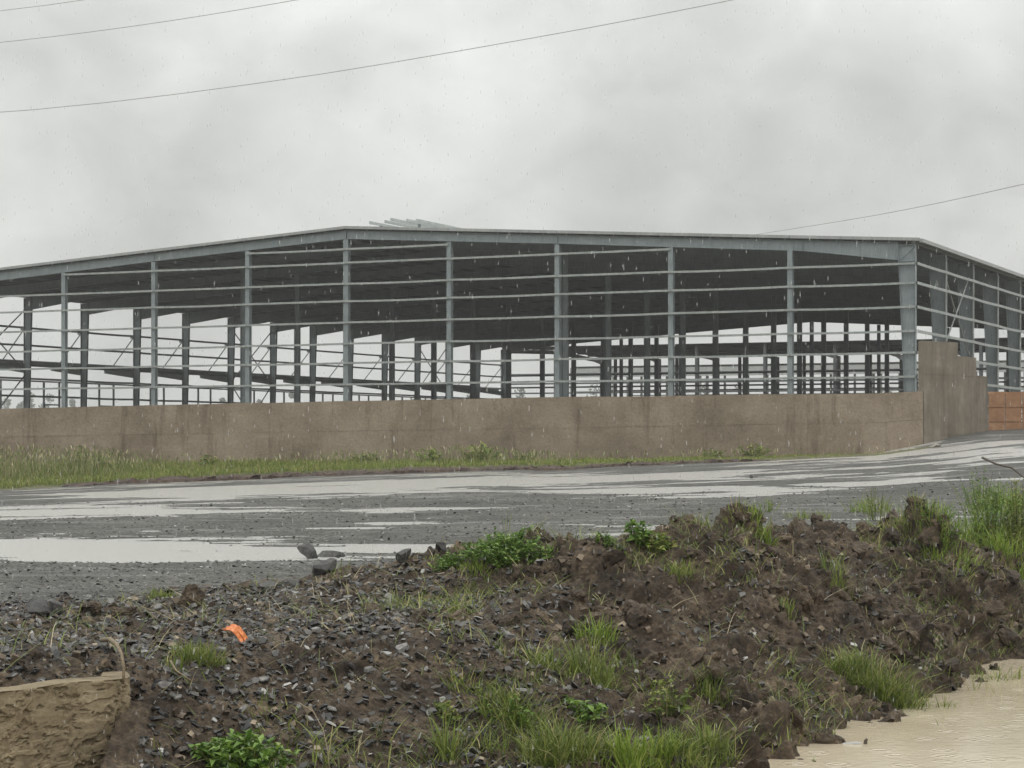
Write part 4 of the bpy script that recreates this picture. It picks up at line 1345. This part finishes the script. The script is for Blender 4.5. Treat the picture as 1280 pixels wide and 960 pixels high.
# seed heads
k = rs.rand(n) < .35
hb = B[k]; m_ = len(hb)
Vh, Fh = blades_mesh(hb+np.stack([rs.normal(size=m_)*.05, rs.normal(size=m_)*.05, hh[k]*rs.uniform(.6, .95, m_)], 1), np.full(m_, .2), rs.uniform(.03, .06, m_), rs.rand(m_)*6.28, rs.uniform(0, .5, m_), rs.uniform(0, .4, m_), 2, rs)
V, F = joinVF([(V, F), (Vh, Fh)])
link('dry_verge_grass', np_mesh('dry_verge_grass', V, F), M_DRY, label='tall dry seeding grass growing against the brown wall', cat='grass', kind='stuff')


def verge_weed(x, hpx, wpx, nst, nl, label, mat, leaf, seed):
    Y = 88.6; X = (x-640)/FPX*Y; rs = np.random.RandomState(seed)
    jj = int(np.clip((X-vx[0])/(vx[1]-vx[0]), 0, nx-1)); z = float(VZ[int(.75/1.5*ny), jj])
    t = thing('verge_weed', label, 'weed', (X, Y, z), 0, 'weeds along the foot of the brown wall')
    H, rad = hpx/FPX*Y, wpx/FPX*Y/2
    sp = MB(); P0, D, Ln, Wd = [], [], [], []
    for i in range(nst):
        a = rs.rand()*6.283; rr = rs.rand()**.6*rad
        b0 = Vector((math.cos(a)*rr*.3, math.sin(a)*rr*.3, -.03)); h = H*rs.uniform(.45, 1.0)*(1-.3*rr/rad)
        tp = Vector((math.cos(a)*rr, math.sin(a)*rr, h))
        sp.tube([b0, tp], [.015, .006], 4)
        for j in range(nl):
            f = rs.uniform(.1, 1.0); p = b0.lerp(tp, f); an = rs.rand()*6.283; el = rs.uniform(-.2, .9)
            P0.append(p); D.append((math.cos(an)*math.cos(el), math.sin(an)*math.cos(el), math.sin(el)))
            Ln.append(leaf*rs.uniform(.6, 1.3)); Wd.append(leaf*.4*rs.uniform(.7, 1.2))
    link('stem', sp.mesh('stem'), M_GRASS, t, kind='stuff')
    V, F = leaves_mesh(np.array(P0), np.array(D), np.array(Ln), np.array(Wd), rs)
    link('foliage', np_mesh('foliage', V, F), mat, t, kind='stuff')


verge_weed(102, 44, 20, 8, 22, 'tall dark pointed weed against the wall near the left', M_GRASS, .16, 1)
verge_weed(128, 26, 34, 16, 12, 'dark bushy weed just right of the tall pointed weed', M_GRASS, .18, 2)
verge_weed(152, 18, 30, 14, 10, 'low bushy weed third from the left against the wall', M_GRASS, .18, 3)
verge_weed(258, 20, 30, 16, 10, 'pale straw weed standing in the bright verge', M_VGRASS, .2, 4)
verge_weed(458, 20, 44, 20, 12, 'round green bush where the verge narrows', M_GRASS, .18, 5)
verge_weed(535, 24, 40, 20, 12, 'bright leafy bush on the verge near the middle', M_GRASSB, .2, 6)
verge_weed(600, 26, 70, 26, 12, 'wide grassy bush at the foot of the wall under the middle', M_VGRASS, .22, 7)
verge_weed(655, 14, 40, 14, 10, 'low bush right of the wide grassy bush', M_GRASS, .16, 8)
verge_weed(890, 16, 44, 16, 10, 'grey green bush against the wall right of the middle', M_GRASS, .18, 9)
verge_weed(940, 18, 54, 20, 10, 'tufty pale bush farthest right against the wall', M_VGRASS, .2, 10)

# ================================================================== CHIPS AND STONES


def chip_variant(rs, th=.22, npt=5):
    an = np.sort(rs.rand(npt)*.6+np.arange(npt))*2*math.pi/npt
    r_ = rs.uniform(.55, 1.0, npt); asp = rs.uniform(.5, .95)
    x, y = np.cos(an)*r_, np.sin(an)*r_*asp
    sh = rs.uniform(.75, .98)
    top_ = np.stack([x*sh, y*sh, th*(1+rs.uniform(-.35, .35, npt))], 1); bot = np.stack([x, y, -th*np.ones(npt)*.5], 1)
    V = np.concatenate([top_, bot])
    F = [(0, i, i+1) for i in range(1, npt-1)]
    for i in range(npt):
        j = (i+1) % npt
        F += [(i, i+npt, j+npt), (i, j+npt, j)]
    return V*.5, np.array(F)


VARS = [chip_variant(np.random.RandomState(900+i), random.uniform(.07, .24)) for i in range(14)]


def rotmats(n, rs, tilt):
    a = rs.rand(n)*2*math.pi; tx = rs.normal(size=n)*tilt; ty = rs.normal(size=n)*tilt
    ca, sa, cx_, sx_, cy_, sy_ = np.cos(a), np.sin(a), np.cos(tx), np.sin(tx), np.cos(ty), np.sin(ty)
    Rz = np.zeros((n, 3, 3)); Rz[:, 0, 0] = ca; Rz[:, 0, 1] = -sa; Rz[:, 1, 0] = sa; Rz[:, 1, 1] = ca; Rz[:, 2, 2] = 1
    Rx = np.zeros((n, 3, 3)); Rx[:, 0, 0] = 1; Rx[:, 1, 1] = cx_; Rx[:, 1, 2] = -sx_; Rx[:, 2, 1] = sx_; Rx[:, 2, 2] = cx_
    Ry = np.zeros((n, 3, 3)); Ry[:, 1, 1] = 1; Ry[:, 0, 0] = cy_; Ry[:, 0, 2] = sy_; Ry[:, 2, 0] = -sy_; Ry[:, 2, 2] = cy_
    return Rx @ Ry @ Rz


def scatter(Pn, size, rs, tilt):
    parts = []; idx = rs.randint(0, len(VARS), len(Pn)); Rm = rotmats(len(Pn), rs, tilt)
    for v in range(len(VARS)):
        q = np.where(idx == v)[0]
        if not len(q): continue
        VV, FF = VARS[v]
        W_ = np.einsum('nij,vj->nvi', Rm[q], VV)*size[q][:, None, None] + Pn[q][:, None]
        parts.append((W_.reshape(-1, 3), ((np.arange(len(q))*len(VV))[:, None, None]+FF[None]).reshape(-1, 3)))
    return joinVF(parts)


rs = np.random.RandomState(515)
n = 120000
X = rs.uniform(-6.2, 8, n); Y_ = rs.uniform(13.2, 33, n)
vis = np.abs(X) < Y_*.27+.4
left = 1-smooth01((X*1.0+(Y_-22)*.25+.9)/2.4)
pat = fbm(X*1.1, Y_*1.1, 601, 4, .6)
prob = .95*left + (pat > .55)*.35*(1-left) + .035
keep = vis & (rs.rand(n) < prob) & (Y_ < near_edge(X)+1.4+(fbm(X, Y_*0, 88, 3)-.5)*2.5) & ~((X < -2.95) & (Y_ < foot_line(X)+.05)) & (bz(X, Y_) > -.98)
X, Y_ = X[keep], Y_[keep]; n = len(X)
size = .018+.135*rs.rand(n)**3.8
Pn = np.stack([X, Y_, bz(X, Y_)+size*.05], 1)
# the largest slate pieces are parts of their own
big = np.argsort(-size)[:260]
msk = np.ones(n, bool); msk[big] = False
V, F = scatter(Pn[msk], size[msk], rs, .5)
link('slate_chips', np_mesh('slate_chips', V, F), M_CHIP, label='countless small wet slate chips strewn over the soil bank', cat='stone chips', kind='stuff')
M_SL = [mat_soil('slate_%s' % nm, st, .35, 25) for nm, st in (('dark', [(.3, (.03, .03, .031)), (.7, (.055, .053, .052))]), ('brown', [(.3, (.06, .052, .046)), (.7, (.095, .083, .072))]), ('pale', [(.3, (.11, .108, .104)), (.7, (.21, .20, .19))]))]
vm = []
for i, (VV, FF) in enumerate(VARS):
    for m_ in M_SL:
        me = np_mesh('slate_piece', VV, FF); me.materials.append(m_); vm.append(me)
for i in big:
    o = link('slate_piece', vm[rs.randint(len(vm))], None, EMB, Vector(Pn[i])+Vector((0, 0, .01)))
    s = size[i]*rs.uniform(1.0, 1.35); o.scale = (s, s, s*rs.uniform(.7, 1.5)); o.rotation_euler = (rs.normal()*.35, rs.normal()*.35, rs.rand()*6.28)
# soil crumbs
n = 30000
X = rs.uniform(-5.5, 9.5, n); Y_ = rs.uniform(13.5, 37, n)
keep = (np.abs(X) < Y_*.27+.4) & (bz(X, Y_) > -.99) & ~((X < -2.95) & (Y_ < foot_line(X)+.05)) & (Y_ < near_edge(X)+1.2) & (fbm(X*.9, Y_*.9, 640, 4) > .40)
X, Y_ = X[keep], Y_[keep]; n = len(X)
VARS_S = VARS
VARS = [(chip_variant(np.random.RandomState(990+i), .8, 5)) for i in range(8)]
size = .02+.10*rs.rand(n)**3
V, F = scatter(np.stack([X, Y_, bz(X, Y_)], 1), size, rs, .9)
M_CRUMB = mat_island('soil_crumbs', [(0, (.018, .013, .009)), (.5, (.052, .038, .026)), (.85, (.115, .087, .060)), (1, (.25, .20, .145))], .52, .22)
link('soil_crumbs', np_mesh('soil_crumbs', V, F), M_CRUMB, label='loose crumbs of dark wet soil over the bank', cat='soil', kind='stuff')
VARS = VARS_S
# broken clods, half sunk in the bank
import bmesh
from mathutils import noise as mnz
CV = []
for i in range(12):
    rs2 = np.random.RandomState(1200+i)
    bm = bmesh.new(); bmesh.ops.create_icosphere(bm, subdivisions=3 if i < 4 else 2, radius=1)
    pls = [(Vector(rs2.normal(size=3)).normalized(), rs2.uniform(.45, .8)) for _ in range(9)]
    for v in bm.verts:
        for nrm, dd in pls:
            k = v.co.dot(nrm)
            if k > dd: v.co -= nrm*(k-dd)*.8
        q = v.co + Vector((i*5.1, 0, 0))
        v.co *= 1+.30*mnz.noise(q*1.6)+.20*mnz.noise(q*4)+.10*mnz.noise(q*9)
        v.co.z *= .72
    CV.append((np.array([v.co[:] for v in bm.verts]), np.array([[v.index for v in f.verts] for f in bm.faces]))); bm.free()
n = 5200
X = rs.uniform(-4.5, 9.0, n); Y_ = rs.uniform(15.5, 34, n)
mnd = smooth01((X + (Y_-22)*.25 + .9)/2.0)
prob = (.10+.75*mnd)*smooth01((fbm(X*.8, Y_*.8, 660, 4)-.36)/.16)
keep = (np.abs(X) < Y_*.27+.4) & (rs.rand(n) < prob) & (bz(X, Y_) > -1.02) & ~((X < -2.95) & (Y_ < foot_line(X)+.05)) & (Y_ < near_edge(X)+.7)
X, Y_ = X[keep], Y_[keep]; n = len(X)
size = .028+.165*rs.rand(n)**2.6
Pn = np.stack([X, Y_, bz(X, Y_)-size*.12], 1)
VARS = CV[4:]; sm_ = size < .075
V, F = scatter(Pn[sm_], size[sm_], rs, .8)
VARS = CV[:4]; V2, F2 = scatter(Pn[~sm_], size[~sm_], rs, .6)
V, F = joinVF([(V, F), (V2, F2)])
link('soil_clods', np_mesh('soil_clods', V, F), M_SOIL, label='broken dark soil clods tumbled over the bank', cat='soil', kind='stuff')
VARS = VARS_S
# road gravel
n = 44000
Y_ = 24.8*(62/24.8)**(rs.rand(n)**1.2); X = rs.uniform(-1, 1, n)*(Y_*.26)
zr = road_z(X, Y_)+road_relief(X, Y_)
keep = ((zr > road_z(X, Y_)-.004) | (rs.rand(n) < .06)) & (Y_ > near_edge(X)+.3)
X, Y_, zr = X[keep], Y_[keep], zr[keep]; n = len(X)
size = (.016+.075*rs.rand(n)**5)*(.7+Y_/80)
V, F = scatter(np.stack([X, Y_, zr+size*.12], 1), size, rs, .3)
M_GRAVEL = mat_island('gravel', [(0, (.030, .030, .029)), (.45, (.075, .073, .069)), (.85, (.15, .146, .138)), (1, (.34, .33, .31))], .55, .35)
link('road_gravel', np_mesh('road_gravel', V, F), M_GRAVEL, label='loose wet gravel on the unsealed road', cat='gravel', kind='stuff')


# individual rocks
M_PALEST = mat_soil('pale_stone', [(.3, (.22, .19, .16)), (.7, (.34, .31, .27))], .6, 20)


def rock(x, y, wpx, hpx, label, seed, mat=None, pointed=0, name='rock', cat='rock'):
    c = hit(x, y); s = c[1]/FPX; rs = np.random.RandomState(seed)
    W_, H = wpx*s, hpx*s
    import bmesh
    bm = bmesh.new(); bmesh.ops.create_icosphere(bm, subdivisions=5 if cat == 'clod' else 4, radius=1)
    pl = [(Vector(rs.normal(size=3)).normalized(), rs.uniform(.34, .72)) for _ in range(12 if cat == 'clod' else 10)]
    for v in bm.verts:
        for nrm, dd in pl:
            k = v.co.dot(nrm)
            if k > dd: v.co -= nrm*(k-dd)*(1.0 if cat != 'clod' else .5)
        if pointed: v.co.z += pointed*max(0, 1-math.hypot(v.co.x, v.co.y)*1.1)
    from mathutils import noise as mn_
    k1, k2, k3 = (.30, .20, .10) if cat == 'clod' else (.05, .03, .015)
    for v in bm.verts:
        p_ = v.co+Vector((seed*3.7, 0, 0))
        v.co *= 1+k1*mn_.noise(p_*1.4)+k2*mn_.noise(p_*4)+k3*mn_.noise(p_*10)
    zs = [v.co.z for v in bm.verts]; mn, mx_ = min(zs), max(zs)
    for v in bm.verts:
        v.co.x *= W_/1.5; v.co.y *= W_/1.9; v.co.z = (v.co.z-mn)/(mx_-mn)*H*1.25-H*.25
    me = bpy.data.meshes.new(name); bm.to_mesh(me); bm.free()
    return link(name, me, mat or M_ROCK, None, c, label, cat)


rock(386, 699, 26, 20, 'pointed dark rock behind the flat slab at the puddle edge', 1, pointed=.5)
rock(410, 697, 34, 9, 'flat dark slab leaning right of the pointed rock by the puddle', 2)
rock(404, 718, 38, 20, 'largest dark rock in front of the slab at the road edge', 3)
rock(50, 768, 34, 22, 'angular dark rock at the road edge near the left frame side', 4)
rock(72, 770, 16, 18, 'small sharp rock just right of the angular rock', 5)
rock(113, 768, 28, 16, 'low dark clod between the angular rock and the tuft', 6, M_SOIL, name='soil_clod', cat='clod')
rock(240, 758, 34, 28, 'pointed dark clod standing on the chip bench', 7, M_SOIL, .8, name='soil_clod', cat='clod')
rock(155, 772, 34, 14, 'rounded brown clod left of the small yellow tuft', 8, M_SOIL, name='soil_clod', cat='clod')
rock(340, 735, 24, 9, 'flat grey slab stack at the left of the dark rocks', 9)
rock(368, 732, 20, 8, 'small flat slab beside the slab stack', 10)
rock(503, 703, 26, 16, 'dark rock on the crest between rocks and green mound', 11)
rock(553, 690, 18, 11, 'small dark rock left of the green weed mound', 12)
rock(1170, 559.5, 12, 5, 'pale stone lying at the foot of the grey pier', 18, M_PALEST)
rock(52, 597+48, 5, 3, 'small dark stone standing in the long left puddle', 19)
rock(939, 598, 5, 5, 'small dark stone on the wet road in front of the wall', 20)

# orange plastic scrap: a folded ribbed strip
c = hit(296, 808); rs = np.random.RandomState(3)
sc_ = c[1]/FPX
VV, nn = [], 9
for i in range(9):
    t = i/8
    cxp = Vector((-11+20*t, 0, 16-17*t+6*math.sin(t*3.1)))
    for j in range(nn):
        u = j/(nn-1)-.5
        VV.append(((cxp.x+u*13*(1-.3*t)+rs.uniform(-.6, .6))*sc_, (math.sin(j*2.1)*1.6+u*7+rs.uniform(-.5, .5))*sc_, (cxp.z+u*7+math.cos(j*2.1)*1.8)*sc_))
me = np_mesh('plastic_scrap', VV, grid_faces(9, nn))
o = link('plastic_scrap', me, M_ORANGE, None, Vector(c)+Vector((0, 0, .03)), 'crumpled bright orange plastic scrap lying on the slate chips', 'litter')
sm = o.modifiers.new('solid', 'SOLIDIFY'); sm.thickness = .006
for (x, y, wd, lb) in ((328, 868, 8, 'small white scrap on the dark chip slope below the orange plastic'), (795, 848, 5, 'tiny white scrap right of centre slope')):
    rock(x, y, wd, wd*.9, lb, 31, M_WHITE, name='white_scrap', cat='litter')
# bottle neck and strip in the muddy water
X, Y_, z = px(1077, 930, (EYE+1.0)*FPX/(930-HOR))
mb = MB(); mb.tube([(-.18, 0, .0), (-.05, 0, .006), (.0, 0, .004)], [.012, .02, .012], 6)
link('floating_strip', mb.mesh('floating_strip'), M_CABLE, None, (X, Y_, -1.0), 'thin grey strip floating on the muddy water near the bottom edge', 'litter')
mb = MB(); mb.tube([(0, 0, -.06), (.01, 0, .035), (.025, 0, .05)], [.022, .018, .012], 6)
link('stick', mb.mesh('stick'), M_BARK, None, (X+.03, Y_, -1.0), 'short dark stick end poking out of the muddy water', 'stick')

# twigs


def twig(pts, rad, label, mat=None):
    P3 = [Vector(px(x, y, Y)) for x, y, Y in pts]
    mb = MB(); n_ = len(P3)
    mb.tube(P3, [rad*(1-.6*i/(n_-1)) for i in range(n_)], 6)
    link('twig', mb.mesh('twig', True), mat or M_TWIG, label=label, cat='twig')


twig([(127, 800, 18.2), (137, 799, 17.6), (146, 806, 17.2), (152, 818, 17.0), (155, 835, 16.85), (154, 855, 16.85)], .024, 'thick pale root bending over the end of the mortar footing')
twig([(213, 826, 17.4), (220, 838, 17.2), (238, 850, 17.0)], .010, 'thin pale stalk right of the footing under the grass tuft')
twig([(1228, 572, 34), (1245, 580, 33.4), (1265, 585, 33), (1280, 597, 32.8), (1292, 625, 32.6)], .02, 'dark bare twig reaching in from the right over the road', M_BARK)
twig([(372, 878, 18.1), (392, 890, 17.8), (404, 912, 17.5), (410, 940, 17.2), (412, 965, 16.9)], .006, 'long pale grass stalk arching on the lower chip slope')
twig([(415, 812, 19.2), (427, 820, 19.1), (436, 828, 19.0)], .012, 'small reddish stick lying on the chip bench', M_BARK)

# ================================================================== MORTAR FOOTING
nu, nv = 260, 130
u = np.linspace(0, 1, nu); v = np.linspace(0, 1, nv)
U, Vv = np.meshgrid(u, v)
# plan path: along the face, then round the right end and back
Lf = .86
pxs = np.where(U < Lf, FX0-1.2+(FX1-FX0+1.2)*U/Lf, 0); 
ang = np.clip((U-Lf)/(1-Lf), 0, 1)*1.9
dx_, dy_ = (FX1-FX0), (FY1-FY0); ln = math.hypot(dx_, dy_); dx_, dy_ = dx_/ln, dy_/ln
nx_, ny_ = -dy_, dx_
rad = .09
lineX, lineY = pxs, FY0+(pxs-FX0)/(FX1-FX0)*(FY1-FY0)
arcX = FX1 + nx_*rad + (math.cos(0)*0) + rad*(np.sin(ang)*dx_ - np.cos(ang)*nx_)
arcY = FY1 + ny_*rad + rad*(np.sin(ang)*dy_ - np.cos(ang)*ny_)
back = np.clip(U-(Lf+.09), 0, 1)*6
BXp = np.where(U < Lf, lineX, arcX - back*.15); BYp = np.where(U < Lf, lineY, arcY + back)
topz = np.interp(BXp, [-6, -3.95, -3.6, -3.12], [EYE-1.96, EYE-1.93, EYE-1.90, EYE-1.905])
ztop = topz + (fbm(U*16, U*0, 700, 5, .6)-.5)*.018
zz = ztop*(1-Vv) + (-1.4)*Vv
arc = U*(ln+1.2)/Lf
wa = arc + (fbm(arc*4, zz*4, 707, 3)-.5)*.25
rel = (fbm(wa*7, zz*6, 710, 5, .62)-.5)*.020 + (np.abs(fbm(wa*14, zz*12, 720, 3)-.5))*.016
rel -= .010*smooth01((fbm(wa*13, zz*4, 725, 2)-.62)/.06)
# trowel gouges
rel -= .020*smooth01((fbm(wa*15, zz*19, 730, 3)-.57)/.03)
rel += .012*smooth01((fbm(wa*9, zz*12, 735, 2)-.55)/.03)
bat = Vv*.06
outx, outy = -nx_, -ny_
ox = np.where(U < Lf, outx, (np.sin(ang)*dx_ - np.cos(ang)*nx_)); oy = np.where(U < Lf, outy, (np.sin(ang)*dy_ - np.cos(ang)*ny_))
FXp, FYp = BXp+ox*(rel+bat+.13), BYp+oy*(rel+bat+.13)
Vf = np.stack([FXp, FYp, zz], -1)
topr = np.stack([BXp[0]-ox[0]*.10, BYp[0]-oy[0]*.10, ztop[0]+.004], -1)[None]
Vf[0, :, 2] = ztop[0]; Vf[1, :, 2] = ztop[0]-.012; Vf[0, :, :2] = np.stack([BXp[0]+ox[0]*.135, BYp[0]+oy[0]*.135], -1)
Vf = np.concatenate([topr, Vf])
link('mortar_footing', np_mesh('mortar_footing', Vf.reshape(-1, 3), grid_faces(nv+1, nu)[:, ::-1], False), M_MORTAR, label='rough tan mortar footing wall under the chips in the lower left corner', cat='wall')

# ================================================================== RAIN AND HAZE
n = 2600
rs = np.random.RandomState(8)
Yd = rs.uniform(7, 22, n); Xd = rs.uniform(-.27, .27, n)*Yd; Zd = EYE+rs.uniform(-.17, .23, n)*Yd
ok = Zd > 0.15
Yd, Xd, Zd = Yd[ok], Xd[ok], Zd[ok]; n = len(Yd)
o8 = np.array([(1, 0, 0), (0, 1, 0), (-1, 0, 0), (0, -1, 0), (0, 0, 6), (0, 0, -4)])
fo = np.array([(0, 1, 4), (1, 2, 4), (2, 3, 4), (3, 0, 4), (1, 0, 5), (2, 1, 5), (3, 2, 5), (0, 3, 5)])
rr = rs.uniform(.0012, .0026, n)*(.6+Yd/14)
V = (o8[None]*rr[:, None, None] + np.stack([Xd, Yd, Zd], 1)[:, None]).reshape(-1, 3)
M_RAIN = bpy.data.materials.new('rain_water'); M_RAIN.use_nodes = True
t = M_RAIN.node_tree; t.nodes.clear()
gl = nd(t, 'ShaderNodeBsdfTranslucent'); gl.inputs['Color'].default_value = (.8, .82, .82, 1)
df = nd(t, 'ShaderNodeBsdfDiffuse'); df.inputs['Color'].default_value = (.8, .82, .82, 1)
tp = nd(t, 'ShaderNodeBsdfTransparent')
a1 = nd(t, 'ShaderNodeMixShader'); a1.inputs[0].default_value = .5; t.links.new(gl.outputs[0], a1.inputs[1]); t.links.new(df.outputs[0], a1.inputs[2])
a2 = nd(t, 'ShaderNodeMixShader'); a2.inputs[0].default_value = .16; t.links.new(tp.outputs[0], a2.inputs[1]); t.links.new(a1.outputs[0], a2.inputs[2])
om = nd(t, 'ShaderNodeOutputMaterial'); t.links.new(a2.outputs[0], om.inputs['Surface'])
link('rain', np_mesh('rain', V, ((np.arange(n)*6)[:, None, None]+fo[None]).reshape(-1, 3), True), M_RAIN, label='falling rain drops in the air', cat='rain', kind='stuff')

mb = MB(); mb.box(-1400, 1400, -60, 1500, -3.4, 32)
mh = bpy.data.materials.new('haze'); mh.use_nodes = True
th_ = mh.node_tree; th_.nodes.clear()
pv = nd(th_, 'ShaderNodeVolumePrincipled'); pv.inputs['Density'].default_value = .0005; pv.inputs['Color'].default_value = (.92, .93, .92, 1); pv.inputs['Anisotropy'].default_value = .2
oo = nd(th_, 'ShaderNodeOutputMaterial'); th_.links.new(pv.outputs[0], oo.inputs['Volume'])
link('haze', mb.mesh('haze'), mh, kind='stuff')
